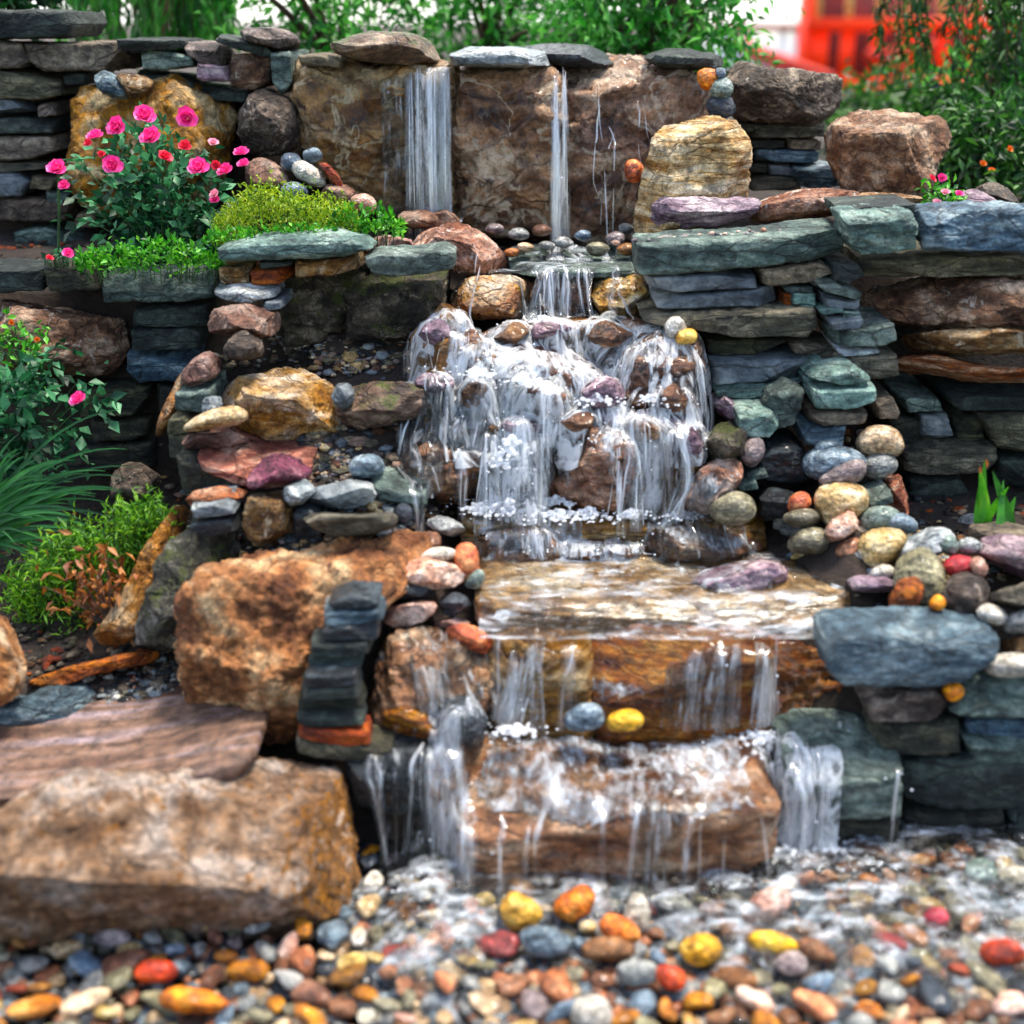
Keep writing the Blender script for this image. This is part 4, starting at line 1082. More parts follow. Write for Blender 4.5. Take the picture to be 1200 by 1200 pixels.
# ------------------------------------------------------------------ pebbles of the front pool
PCOL = ["orange", "tan", "brown", "olive", "grey", "blue", "white", "red", "yellow", "mauve", "dark", "teal", "pink"]
HERO = [
    ("yellow", "590,1060 600,1047 616,1055 633,1070 618,1088 593,1083", 2.14, .07, "bright yellow triangular pebble standing under the lowest boulder"),
    ("orange", "652,1060 668,1048 686,1038 694,1060 672,1079 658,1074", 2.14, .07, "orange-brown angular pebble under the lowest boulder, right of the yellow triangle"),
    ("orange", "704,1086 718,1073 738,1082 747,1096 738,1104 714,1098", 2.08, .06, "glossy orange oval pebble below the small white pointed stone"),
    ("white", "733,1080 740,1056 748,1047 758,1060 760,1084 746,1090", 2.12, .05, "white pointed pebble standing at the lowest boulder's front"),
    ("blue", "612,1098 626,1086 652,1092 668,1108 656,1119 624,1118", 2.06, .06, "flat steel-blue pebble just below the yellow triangle"),
    ("brown", "684,1110 706,1099 734,1104 741,1116 728,1125 692,1123", 2.04, .06, "wide tan-brown oval pebble right of the flat steel-blue one"),
    ("yellow", "800,1112 812,1095 832,1095 843,1110 832,1129 810,1130", 2.06, .06, "round amber-yellow pebble in the front pool, right of centre"),
    ("pink", "880,1062 890,1046 914,1042 924,1056 910,1076 888,1076", 2.18, .07, "peach-white round pebble beside the right-hand stream's splash"),
    ("white", "672,1182 684,1170 706,1170 715,1190 706,1204 680,1204", 1.90, .06, "cream-white square pebble at the bottom edge of the photo"),
    ("red", "770,1138 784,1132 798,1140 802,1154 788,1160 774,1152", 1.98, .05, "dark red angular pebble below the round amber-yellow one"),
    ("grey", "725,1134 744,1126 766,1132 770,1146 752,1154 730,1152", 1.99, .05, "pale grey-green pebble left of the dark red angular one"),
    ("yellow", "878,1100 900,1092 930,1104 934,1112 912,1118 884,1112", 2.05, .05, "long pale yellow pebble in the shallow right part of the pool"),
    ("brown", "936,1108 952,1100 976,1118 978,1128 960,1128 944,1120", 2.03, .05, "brown and cream long pebble beside the long pale yellow one"),
    ("red", "160,1138 176,1126 202,1130 206,1144 184,1150 164,1148", 1.97, .05, "dark red pebble in shade in front of the massive front boulder"),
    ("orange", "192,1168 212,1158 240,1162 264,1172 262,1182 226,1186 198,1180", 1.90, .05, "long orange pebble at the bottom left edge of the photo"),
    ("teal", "1132,1018 1146,1008 1162,1012 1166,1030 1150,1040 1136,1032", 2.26, .07, "pale green-white round pebble by the black foot slab at right"),
    ("white", "1170,1024 1190,1016 1206,1020 1208,1036 1188,1044 1174,1038", 2.25, .07, "white round pebble at the right photo edge by the wall's foot"),
    ("red", "1084,1072 1096,1064 1110,1070 1110,1084 1096,1088 1086,1082", 2.14, .05, "dark red pebble in the water at the right of the pool"),
    ("red", "1150,1112 1170,1102 1196,1108 1198,1124 1176,1130 1154,1126", 2.04, .06, "brick-red pebble near the right photo edge"),
    ("mauve", "910,1128 928,1116 944,1126 940,1142 920,1142", 2.01, .06, "purple triangular pebble beneath the brown and cream one"),
]
for c, out, Y, T, lab in HERO:
    pts = [tuple(float(a) for a in q.split(',')) for q in out.split()]
    cx, cy = np.mean([min(q[0] for q in pts), max(q[0] for q in pts)]), np.mean([min(q[1] for q in pts), max(q[1] for q in pts)])
    Y = at_z(cx, cy, .020)[1] - .42 * T
    o = stone("pool_pebble", ("vivid_" if c in ("yellow", "orange", "red") else "pebble_") + c, 'p', Y, T, pts, lab, "pebble", "notable pebbles of the front pool", level=5, rough=1.6, n=2.3)

rp = np.random.default_rng(42)
base_shapes = {}


def pebble_mesh(c, k):
    if (c, k) not in base_shapes:
        r2 = np.random.default_rng(100 + k)
        d, f = ico(4)
        th = np.linspace(-math.pi, math.pi, 480, endpoint=False)
        R = 1 + 0.10 * np.cos(2 * th + r2.uniform(0, 6)) + 0.09 * np.cos(3 * th + r2.uniform(0, 6)) + 0.05 * np.cos(5 * th + r2.uniform(0, 6))
        h3 = np.array([0.029, 0.029 * r2.uniform(.45, .65), 0.029 * r2.uniform(.62, .95)])
        x = stone_mesh(d, h3, 2.2 + 0.5 * r2.random(), R, th, 900 + k, 0.85, 3 if k % 2 == 0 else 0, 0)
        me = bpy.data.meshes.new("pool_pebble")
        V = np.stack([x[:, 0], x[:, 2], x[:, 1]], 1)       # flat axis upright
        me.from_pydata(V.tolist(), [], f.tolist())
        me.polygons.foreach_set("use_smooth", np.ones(len(f), dtype=bool))
        me.materials.append(MATS["pebble_" + c])
        base_shapes[(c, k)] = me
    return base_shapes[(c, k)]


hero_xy = [np.array([o.location[0], o.location[1]]) for o in bpy.data.objects if o.name.startswith("pool_pebble")]
pts = []
tries = 0
while len(pts) < 275 and tries < 60000:
    tries += 1
    px, py = rp.uniform(-30, 1230), rp.uniform(985, 1230)
    p = at_z(px, py, 0.0)
    if px < 425 and py < 1085:
        continue
    if 500 < px < 930 and py < 1035:
        continue
    s = rp.uniform(.5, .98) if rp.random() < .78 else rp.uniform(.95, 1.25)
    if all(np.hypot(*(p[:2] - q[0][:2])) > 0.028 * (s + q[1]) * .96 for q in pts) and all(np.hypot(*(p[:2] - h)) > .026 * s + .03 for h in hero_xy):
        pts.append((p, s))
wts = np.array([.17, .15, .20, .19, .13, .10, .02, .03, .02, .02, .06, .01, .015])
wts /= wts.sum()
for p, s in pts:
    c = PCOL[rp.choice(len(PCOL), p=wts)]
    me = pebble_mesh(c, int(rp.integers(0, 7)))
    o = bpy.data.objects.new("pool_pebble", me)
    COL.objects.link(o)
    o.location = (p[0], p[1], -0.008 + rp.uniform(-.006, .016))
    o.rotation_euler = (rp.normal(0, .22), rp.normal(0, .22), rp.uniform(0, 6.28))
    o.scale = (s * rp.uniform(.95, 1.5), s, s * rp.uniform(.9, 1.15))
    tag(o, "ordinary smooth %s pebble on the crowded floor of the front pool" % {"blue": "slate-blue", "dark": "near-black", "olive": "olive-brown", "teal": "grey-green"}.get(c, c), "pebble", "%s pebbles on the floor of the front pool" % c)

# finer stones below and between them: uncountable, one object per kind of gravel


def gravel(name, label, spots, size, cols, count, seed, zoff=0.0, on=1, lev=1):
    """spots: px,py,Y triangles fan; small stones lie on the ground or on the stones below"""
    rg = np.random.default_rng(seed)
    d, f = ico(lev)
    allv, allf, mi = [], [], []
    nv = 0
    for _ in range(count):
        a = spots[int(rg.integers(0, len(spots)))]
        px, py = rg.normal(a[0], a[2]), rg.normal(a[1], a[3])
        p = at_z(px, py, -.02) if not a[4] else (at_y(px, py, a[4] + rg.uniform(-.02, .02)) if on is None else at_ground(px, py))
        s = size * rg.uniform(.5, 1.5)
        v = d * np.array([rg.uniform(.8, 1.5), rg.uniform(.7, 1.2), rg.uniform(.45, .8)]) * s
        v = v * (1 + 0.45 * pnoise(d * 1.4 + rg.uniform(-40, 40, 3)))[:, None]
        th = rg.uniform(0, 6.28)
        v = np.stack([v[:, 0] * math.cos(th) - v[:, 1] * math.sin(th), v[:, 0] * math.sin(th) + v[:, 1] * math.cos(th), v[:, 2]], 1)
        allv.append(v + p + np.array([0, 0, zoff]))
        allf.append(f + nv)
        nv += len(v)
        mi += [int(rg.integers(0, len(cols)))] * len(f)
    V = np.concatenate(allv)
    o = link_mesh(name, V, np.concatenate(allf), None, smooth=lev > 1)
    for c in cols:
        o.data.materials.append(MATS[c])
    o.data.polygons.foreach_set("material_index", np.array(mi, dtype=np.int32))
    tag(o, label, "gravel", kind="stuff")
    return o


gravel("pool_gravel", "fine mixed gravel filling the gaps between the front pool's pebbles",
       [(x, y, 60, 26, 0) for x in range(0, 1201, 80) for y in (1010, 1060, 1110, 1160, 1205) if not (x < 400 and y < 1080)], .0145,
       ["pebble_brown", "pebble_olive", "pebble_dark", "pebble_tan", "pebble_grey", "pebble_dark", "pebble_blue", "pebble_orange"], 2000, 1, -.002, lev=2)
gravel("bank_gravel", "small dark and pale gravel strewn on the left bank's ledges",
       [(375, 412, 36, 8, 3.22), (430, 425, 40, 9, 3.18), (470, 405, 26, 8, 3.24), (395, 432, 30, 7, 3.12), (350, 405, 20, 6, 3.26),
        (385, 548, 22, 12, 2.94), (400, 535, 16, 10, 2.96), (440, 640, 22, 10, 2.70), (470, 618, 22, 12, 2.76), (490, 600, 18, 8, 2.80), (428, 688, 18, 6, 2.60), (280, 500, 22, 6, 2.92), (255, 522, 20, 4, 2.88), (300, 605, 30, 10, 2.7), (420, 590, 30, 20, 2.7), (350, 640, 30, 6, 2.6)], .0075,
       ["pebble_dark", "pebble_grey", "pebble_mauve", "pebble_tan", "pebble_olive", "darkslate", "pebble_brown", "pebble_tan"], 1100, 2, .004)
gravel("corner_gravel", "grey gravel between the rust slab, blue rock and ochre boulder",
       [(160, 800, 26, 12, 2.56), (190, 760, 16, 26, 2.60), (150, 820, 26, 10, 2.52), (200, 720, 8, 20, 2.62), (190, 830, 18, 8, 2.50)], .0085,
       ["pebble_dark", "pebble_grey", "pebble_mauve", "pebble_olive", "darkslate", "pebble_brown", "pebble_blue"], 420, 3)
gravel("capstone_gravel", "pinkish grit lying along the top of the long terrace capstone",
       [(800, 280, 22, 2, 3.30), (840, 277, 20, 2, 3.32), (780, 283, 14, 2, 3.28), (900, 274, 30, 2, 3.30)], .007,
       ["pebble_pink", "pebble_mauve", "pebble_grey", "pebble_white"], 200, 4, on=None)
gravel("heap_gravel", "small stones between the river stones of the right bank",
       [(1095, 690, 40, 14, 2.60), (1120, 660, 26, 10, 2.66), (1030, 590, 16, 12, 2.92), (1000, 520, 24, 8, 3.02), (1080, 640, 26, 10, 2.70), (900, 515, 24, 5, 2.98), (1150, 665, 16, 10, 2.62)], .010,
       ["pebble_grey", "pebble_brown", "pebble_olive", "pebble_dark", "pebble_tan", "pebble_blue", "pebble_mauve"], 420, 5, .006)

gravel("bank_rubble", "angular chips of rock packed between the stones of the left bank",
       [(x, y, 26, 14, 1) for x in range(230, 500, 34) for y in (420, 470, 520, 560, 600, 640) if not (x > 420 and 440 < y < 500)], .015,
       ["greybrown", "brown", "walltan", "darkslate", "olive", "pinkbrown", "pebble_tan", "blueslate"], 620, 11, .004)
gravel("bed_mulch", "brown mulch crumbs and chips on the shaded soil beds",
       [(x, y, 40, 16, 1) for x in range(-20, 260, 40) for y in (600, 650, 700, 750, 790)] + [(x, y, 40, 6, 1) for x in range(20, 480, 50) for y in (285, 300)] + [(x, y, 40, 8, 1) for x in range(1040, 1200, 40) for y in (600, 625)], .010,
       ["rust", "brown", "soil", "walltan", "soil", "olivedark"], 1300, 12, .002)
gravel("lichen_rubble", "grey chips lying in the cleft beside the huge ochre boulder",
       [(205, 740, 10, 24, 1), (215, 690, 10, 20, 1), (190, 800, 20, 14, 1), (150, 810, 26, 12, 1), (240, 640, 14, 10, 1)], .012,
       ["greybrown", "walltan", "darkslate", "blueslate", "pebble_white"], 260, 13, .004)

# ------------------------------------------------------------------ water


def watermats():
    # running white water: streaked, more opaque in the middle of a strand, clear at its edges
    def white(name, op, lo, hi, su, sv, tint=(0.96, 0.985, 1.0, 1)):
        t = NT(name)
        uv = t.n("ShaderNodeUVMap")
        s = t.n("ShaderNodeSeparateXYZ")
        t.l(uv.outputs[0], s.inputs[0])
        fr = t.math('FRACT', s.outputs[0])
        e = t.math('ABSOLUTE', t.math('MULTIPLY_ADD', fr, 2.0, -1.0))
        edge = t.math('SUBTRACT', 1.0, t.math('POWER', e, 2.2))
        mp = t.n("ShaderNodeMapping")
        t.l(uv.outputs[0], mp.inputs[0])
        mp.inputs["Scale"].default_value = (su, sv, 1)
        nz = t.noise(mp.outputs[0], 1.0, 4, 0.6, 0.4)
        a = t.math('MULTIPLY', t.math('MULTIPLY', edge, t.step(nz, lo, hi)), op)
        df = t.n("ShaderNodeBsdfDiffuse")
        df.inputs[0].default_value = tint
        tl = t.n("ShaderNodeBsdfTranslucent")
        tl.inputs[0].default_value = tint
        m1 = t.n("ShaderNodeMixShader")
        m1.inputs[0].default_value = 0.62
        t.l(df.outputs[0], m1.inputs[1])
        t.l(tl.outputs[0], m1.inputs[2])
        gl = t.n("ShaderNodeBsdfGlossy")
        gl.inputs["Roughness"].default_value = 0.12
        m2 = t.n("ShaderNodeMixShader")
        m2.inputs[0].default_value = 0.26
        t.l(m1.outputs[0], m2.inputs[1])
        t.l(gl.outputs[0], m2.inputs[2])
        tr = t.n("ShaderNodeBsdfTransparent")
        m3 = t.n("ShaderNodeMixShader")
        t.l(a, m3.inputs[0])
        t.l(tr.outputs[0], m3.inputs[1])
        t.l(m2.outputs[0], m3.inputs[2])
        t.l(m3.outputs[0], t.out.inputs[0])
        MATS[name] = t.m
    white("white_water", 0.9, 0.30, 0.62, 2.2, 16)
    white("veil_water", 0.42, 0.36, 0.72, 5.0, 7, (0.94, 0.97, 1.0, 1))
    white("foam", 0.95, 0.40, 0.62, 30, 30, (0.92, 0.96, 1.0, 1))

    def film(name, ior, foam, flo, fhi, stretch, bump, tint=(0.93, 0.95, 0.94, 1), scale=1.0):
        t = NT(name)
        tc = t.n("ShaderNodeTexCoord")
        mp = t.n("ShaderNodeMapping")
        t.l(tc.outputs["Object"], mp.inputs[0])
        mp.inputs["Scale"].default_value = stretch
        big = t.noise(mp.outputs[0], 9 * scale, 5, 0.62, 1.0)
        fine = t.noise(mp.outputs[0], 34 * scale, 4, 0.6, 0.6)
        bm = t.n("ShaderNodeBump")
        bm.inputs["Strength"].default_value = 1.0
        bm.inputs["Distance"].default_value = bump
        t.l(t.math('ADD', big, t.math('MULTIPLY', fine, 0.4)), bm.inputs["Height"])
        fz = t.n("ShaderNodeFresnel")
        fz.inputs[0].default_value = ior
        t.l(bm.outputs[0], fz.inputs[1])
        gl = t.n("ShaderNodeBsdfGlossy")
        gl.inputs["Roughness"].default_value = 0.06
        t.l(bm.outputs[0], gl.inputs["Normal"])
        tr = t.n("ShaderNodeBsdfTransparent")
        tr.inputs[0].default_value = tint
        m1 = t.n("ShaderNodeMixShader")
        t.l(fz.outputs[0], m1.inputs[0])
        t.l(tr.outputs[0], m1.inputs[1])
        t.l(gl.outputs[0], m1.inputs[2])
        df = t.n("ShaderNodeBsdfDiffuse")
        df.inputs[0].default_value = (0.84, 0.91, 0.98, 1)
        f = t.math('MULTIPLY', t.step(t.math('ADD', t.math('MULTIPLY', big, 0.55), t.math('MULTIPLY', fine, 0.45)), flo, fhi), foam)  # foam weight: froth, plus sky reflections put into the colour as pale patches
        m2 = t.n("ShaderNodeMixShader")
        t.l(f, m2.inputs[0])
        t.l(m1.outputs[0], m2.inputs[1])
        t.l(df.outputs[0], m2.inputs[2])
        t.l(m2.outputs[0], t.out.inputs[0])
        MATS[name] = t.m
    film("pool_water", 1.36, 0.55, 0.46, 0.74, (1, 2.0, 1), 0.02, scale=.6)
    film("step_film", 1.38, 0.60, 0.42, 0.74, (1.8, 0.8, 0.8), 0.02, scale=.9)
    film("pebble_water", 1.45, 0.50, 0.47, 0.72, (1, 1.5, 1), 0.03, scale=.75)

    def sheetmat(name, lo, hi, op, su, sv):
        t = NT(name)
        uv = t.n("ShaderNodeUVMap")

        def nz(a, b, det, dist):
            mp = t.n("ShaderNodeMapping")
            t.l(uv.outputs[0], mp.inputs[0])
            mp.inputs["Scale"].default_value = (a, b, 1)
            return t.noise(mp.outputs[0], 1.0, det, 0.62, dist)
        streak = nz(su, sv, 5, 0.5)
        patch = nz(su * .22, sv * 1.6, 4, 0.8)
        froth = nz(su * 1.5, su * .55, 5, 0.3)
        k = t.math('ADD', t.math('ADD', t.math('MULTIPLY', streak, .45), t.math('MULTIPLY', patch, .38)), t.math('MULTIPLY', froth, .17))
        a = t.math('MULTIPLY', t.step(k, lo, hi), op)
        bm = t.n("ShaderNodeBump")
        bm.inputs["Strength"].default_value = 0.9
        bm.inputs["Distance"].default_value = 0.012
        t.l(t.math('ADD', streak, t.math('MULTIPLY', froth, .5)), bm.inputs["Height"])
        df = t.n("ShaderNodeBsdfDiffuse")
        df.inputs[0].default_value = (.96, .985, 1, 1)
        t.l(bm.outputs[0], df.inputs["Normal"])
        tl = t.n("ShaderNodeBsdfTranslucent")
        tl.inputs[0].default_value = (.96, .985, 1, 1)
        m1 = t.n("ShaderNodeMixShader")
        m1.inputs[0].default_value = 0.55
        t.l(df.outputs[0], m1.inputs[1])
        t.l(tl.outputs[0], m1.inputs[2])
        fz = t.n("ShaderNodeFresnel")
        fz.inputs[0].default_value = 1.36
        t.l(bm.outputs[0], fz.inputs[1])
        gl = t.n("ShaderNodeBsdfGlossy")
        gl.inputs["Roughness"].default_value = 0.08
        t.l(bm.outputs[0], gl.inputs["Normal"])
        tr = t.n("ShaderNodeBsdfTransparent")
        tr.inputs[0].default_value = (.95, .975, .98, 1)
        m2 = t.n("ShaderNodeMixShader")
        t.l(fz.outputs[0], m2.inputs[0])
        t.l(tr.outputs[0], m2.inputs[1])
        t.l(gl.outputs[0], m2.inputs[2])
        m3 = t.n("ShaderNodeMixShader")
        t.l(a, m3.inputs[0])
        t.l(m2.outputs[0], m3.inputs[1])
        t.l(m1.outputs[0], m3.inputs[2])
        t.l(m3.outputs[0], t.out.inputs[0])
        MATS[name] = t.m
    sheetmat("sheet_fall", .43, .60, .90, 110, 6)
    sheetmat("sheet_froth", .43, .55, .97, 75, 13)
    sheetmat("sheet_thin", .50, .66, .75, 110, 7)


watermats()

off = 0
bv, bf = [], []
for v, f in WET_GEO:
    bv.append(v)
    bf.append(f + off)
    off += len(v)
BV = np.concatenate(bv)
BF = np.concatenate(bf)
BVH = BVHTree.FromPolygons(BV.tolist(), BF.tolist())


def flow(p, v, zend, steps, rnd, drag=0.90, jit=0.25, free=None):
    """Path of one bit of water: falls under gravity, slides along the stone it meets."""
    dt = 0.011
    p, v = Vector(p), Vector(v)
    P, N = [p.copy()], [Vector((0, -1, .25))]
    for k in range(steps):
        v.z -= 9.8 * dt
        v.x += rnd.gauss(0, jit) * dt * 6
        q = p + v * dt
        loc, nor, idx, dist = BVH.find_nearest(q, 0.12) if free is None or q.z < free else (None, None, None, None)
        nn = Vector((0, -1, .3))
        if loc is not None:
            side = (q - loc).dot(nor)
            if side < 0.007:
                q = loc + nor * 0.007
                vn = v.dot(nor)
                if vn < 0:
                    v = v - nor * vn
                v = v * drag
                v = v - nor * 0.10
                if v.z > 0:
                    v.z *= 0.2
                if v.length < 0.25:
                    v = v + Vector((rnd.gauss(0, .04), -0.14, 0))
                nn = nor
        p = q
        P.append(p.copy())
        N.append((N[-1] * .6 + nn * .4))
        if p.z < zend:
            break
    return np.array([a[:] for a in P]), np.array([a[:] for a in N])


class Ribbons:
    def __init__(self):
        self.v, self.f, self.u, self.n = [], [], [], 0

    def add(self, P, N, w, rid, bulge=0.25, taper=True, vscale=1.0):
        n = len(P)
        if n < 3:
            return
        T = np.gradient(P, axis=0)
        T /= np.linalg.norm(T, axis=1)[:, None] + 1e-9
        S = np.cross(T, N)
        S /= np.linalg.norm(S, axis=1)[:, None] + 1e-9
        Nn = np.cross(S, T)
        t = np.linspace(0, 1, n)
        ww = w * (np.sin(math.pi * np.clip(t * .94 + .03, 0, 1)) ** .6 if taper else np.minimum(1, .35 + t * 3))
        L = np.concatenate([[0], np.cumsum(np.linalg.norm(np.diff(P, axis=0), axis=1))])
        us = np.array([0.02, 0.26, 0.5, 0.74, 0.98])
        V = P[:, None, :] + S[:, None, :] * (ww[:, None] * (us - .5) * 2)[:, :, None] + Nn[:, None, :] * (ww[:, None] * bulge * (1 - (2 * us - 1) ** 2))[:, :, None]
        self.v.append(V.reshape(-1, 3))
        U = np.stack([np.broadcast_to(us + rid * 3, (n, 5)), np.broadcast_to((L * vscale + rid * 1.7)[:, None], (n, 5))], 2)
        self.u.append(U.reshape(-1, 2))
        a = (np.arange(n - 1)[:, None] * 5 + np.arange(4)[None, :]).ravel() + self.n
        self.f.append(np.stack([a, a + 1, a + 6, a + 5], 1))
        self.n += n * 5

    def build(self, name, mat, label=None, parent=None, cat="waterfall", group=None):
        o = link_mesh(name, np.concatenate(self.v), np.concatenate(self.f), MATS[mat], uvs=np.concatenate(self.u), parent=parent)
        if label:
            tag(o, label, cat, group)
        return o


def smooth_path(P, k=2):
    for _ in range(k):
        Q = P.copy()
        Q[1:-1] = (P[:-2] + 2 * P[1:-1] + P[2:]) / 4
        P = Q
    return P


def sheet(parent, x0, x1, py, Y, zend, v0, mat, drag=.88, cols=None, blur=3, seed=0, spread=.05, lift=0.0, steps=110, free=None, top=.12):
    """A continuous skin of running water: neighbouring lines of flow joined into one surface."""
    rnd = random.Random(seed)
    A, B = at_y(x0, py, Y), at_y(x1, py, Y)
    n = cols or max(6, int(abs(B[0] - A[0]) / .005))
    M = 72
    G, L = np.zeros((n, M, 3)), np.zeros((n, M))
    for i in range(n):
        u = i / (n - 1)
        px = x0 + (x1 - x0) * u
        p = at_y(px, py, Y)
        h = BVH.ray_cast(Vector((p[0], p[1], p[2] + top)), Vector((0, 0, -1)), .3)
        if h[0] is not None:
            p = np.array(h[0][:]) + np.array([0, 0, .008 + lift])
        P, N = flow(p, (v0[0] + spread * (u - .5) * 2 + .8 * spread * math.sin(px * .12 + seed), v0[1] * (1 + .3 * math.sin(px * .07 + seed * 1.7)), v0[2]), zend, steps, rnd, drag, 0.0, free)
        P = smooth_path(P, 3) + N * lift
        l = np.concatenate([[0], np.cumsum(np.linalg.norm(np.diff(P, axis=0), axis=1))])
        q = np.linspace(0, 1, M) * l[-1]
        for c in range(3):
            G[i, :, c] = np.interp(q, l, P[:, c])
        L[i] = q
    for _ in range(blur):
        H = G.copy()
        H[1:-1] = (G[:-2] + 2 * G[1:-1] + G[2:]) / 4
        G = H
    V = G.reshape(-1, 3)
    U = np.stack([np.repeat(np.linspace(A[0], B[0], n), M) + seed * .37, L.ravel() + seed * 1.9], 1)
    i = (np.arange(n - 1)[:, None] * M + np.arange(M - 1)[None, :]).ravel()
    F = np.stack([i, i + 1, i + M + 1, i + M], 1)
    e = np.max(np.linalg.norm(V[F] - V[np.roll(F, 1, axis=1)], axis=2), axis=1)
    return link_mesh("water_sheet", V, F[e < .055], MATS[mat], parent=parent, uvs=U)


DROPS = []


def CL(px, seed):
    a = 0.5 + 0.5 * math.sin(px * .115 + seed * 2.1) * math.sin(px * .043 + seed * 1.3) + .35 * math.sin(px * .31 + seed)
    return max(0.03, min(1, a)) ** 2



def waterfall(label, emit, zend, seed, streak=(.0015, .004), veil=(.010, .022), nveil=.3, seglen=(5, 22), steps=110, drag=.90, v0=(0, -.3, 0), vj=(.06, .12), splash=0, group="streams of the stepped waterfall", jit=.25, snap=True, dens=.32, sheets=(), free=None, top=.12):
    """emit: list of (px0, px1, py, Y, count)"""
    rnd = random.Random(seed)
    R, W = Ribbons(), Ribbons()
    rid = 0
    for (x0, x1, py, Y, cnt) in emit:
        for k in range(max(2, int(cnt * dens))):
            px = rnd.uniform(x0, x1)
            for _ in range(12):                    # water gathers in runnels
                if CL(px, seed) > rnd.random():
                    break
                px = rnd.uniform(x0, x1)
            p = at_y(px, py + rnd.gauss(0, 1.5), Y + rnd.uniform(-.015, .03))
            if snap:
                h = BVH.ray_cast(Vector((p[0], p[1], p[2] + top)), Vector((0, 0, -1)), .3)
                if h[0] is not None:
                    p = np.array(h[0][:]) + np.array([0, 0, .008])
            v = (v0[0] + rnd.gauss(0, vj[0]), v0[1] - abs(rnd.gauss(0, vj[1])), v0[2])
            P, N = flow(p, v, zend, steps, rnd, drag, jit, free)
            P = smooth_path(P)
            rid += 1
            if rnd.random() < nveil:
                W.add(P, N, rnd.uniform(*veil), rid, bulge=.08, taper=False)
            i = rnd.randint(0, 6)
            while i < len(P) - 3:
                j = min(len(P), i + rnd.randint(*seglen))
                R.add(P[i:j], N[i:j], rnd.uniform(*streak) * (1.9 if rnd.random() < .12 else 1), rid + i * 31)
                i = j + rnd.randint(0, 7)
            if splash and rnd.random() < splash:
                q = P[rnd.randint(len(P) // 2, len(P) - 1)]
                for _ in range(rnd.randint(1, 3)):
                    DROPS.append((q + np.array([rnd.gauss(0, .022), rnd.gauss(-.012, .016), abs(rnd.gauss(0, .022))]), rnd.uniform(.0008, .0026)))
    if W.n == 0:
        o = R.build("waterfall", "white_water", label, group=group)
    else:
        o = W.build("waterfall", "veil_water", label, group=group)
        R.build("water_streaks", "white_water", parent=o)
    for k, (a, b, py, Y, ze, v, mat, kw) in enumerate(sheets):
        sheet(o, a, b, py, Y, ze, v, mat, seed=seed * 5 + k, **kw)
    return o


waterfall("wide white waterfall dropping over the left end of the big veined boulder",
          [(478, 524, 79, 3.905, 80), (500, 524, 79, 3.905, 40)], .99, 1, v0=(0, -.20, 0), vj=(.004, .04), nveil=.55, veil=(.010, .024), streak=(.0012, .0036), jit=.035, seglen=(8, 40), splash=.05, sheets=[(474, 526, 79, 3.895, .99, (0, -.17, 0), 'sheet_thin', dict(spread=.012, blur=2, free=1.08)), (446, 484, 79, 3.90, .99, (0, -.12, 0), 'sheet_thin', dict(spread=.006, blur=2, free=1.10)), (486, 526, 79, 3.90, .99, (0, -.22, 0), 'sheet_fall', dict(spread=.010, blur=2, free=1.08))], free=1.08)
waterfall("narrow twisting waterfall between the middle and right top boulders",
          [(649, 662, 82, 3.885, 44)], .98, 2, v0=(.01, -.20, 0), vj=(.012, .05), nveil=.45, veil=(.006, .014), jit=.07, splash=.1, seglen=(6, 26), sheets=[(649, 663, 82, 3.885, .98, (.01, -.20, 0), 'sheet_fall', dict(spread=.0, blur=3, free=1.05))], free=1.05)
waterfall("thin broken trickles running down the right top boulder",
          [(700, 724, 112, 3.88, 7), (715, 722, 150, 3.88, 6), (740, 752, 120, 3.87, 3)], 1.0, 3, v0=(0, -.02, 0), nveil=.2, veil=(.005, .009), snap=False, jit=.2)
waterfall("short blue-white streams spilling over the upper lip below the basin",
          [(606, 652, 317, 3.46, 60), (655, 692, 317, 3.46, 26), (545, 600, 320, 3.46, 8), (700, 752, 318, 3.46, 10)], .86, 4, v0=(0, -.62, 0), vj=(.06, .08), nveil=.35, veil=(.007, .018), splash=.2, sheets=[(604, 696, 317, 3.46, .86, (0, -.55, 0), 'sheet_thin', dict(spread=.02, top=.06, steps=60)), (606, 655, 317, 3.46, .86, (0, -.68, 0), 'sheet_fall', dict(spread=.02, top=.06, steps=60))])
waterfall("broad foaming white cascade tumbling over the middle rocks",
          [(495, 560, 380, 3.26, 70), (560, 700, 374, 3.26, 110), (700, 800, 382, 3.26, 100), (485, 560, 415, 3.14, 60), (560, 700, 400, 3.10, 90), (690, 822, 412, 3.12, 100), (560, 700, 440, 3.04, 60), (640, 830, 486, 3.02, 60), (495, 600, 466, 3.06, 40)], .665, 5,
          v0=(0, -.2, 0), vj=(.30, .14), nveil=.34, veil=(.008, .020), drag=.86, jit=.5, seglen=(3, 11), streak=(.0014, .0050), splash=.35, top=.06, sheets=[(502, 802, 380, 3.26, .665, (0, -.22, 0), 'sheet_froth', dict(spread=.12, top=.06)), (506, 826, 412, 3.13, .665, (0, -.25, 0), 'sheet_froth', dict(spread=.10, top=.06)), (540, 700, 436, 3.05, .665, (0, -.28, 0), 'sheet_froth', dict(spread=.06, top=.06)), (640, 832, 484, 3.03, .62, (.04, -.18, 0), 'sheet_froth', dict(spread=.1, top=.06)), (520, 600, 466, 3.06, .62, (0, -.2, 0), 'sheet_froth', dict(spread=.06, top=.06))])
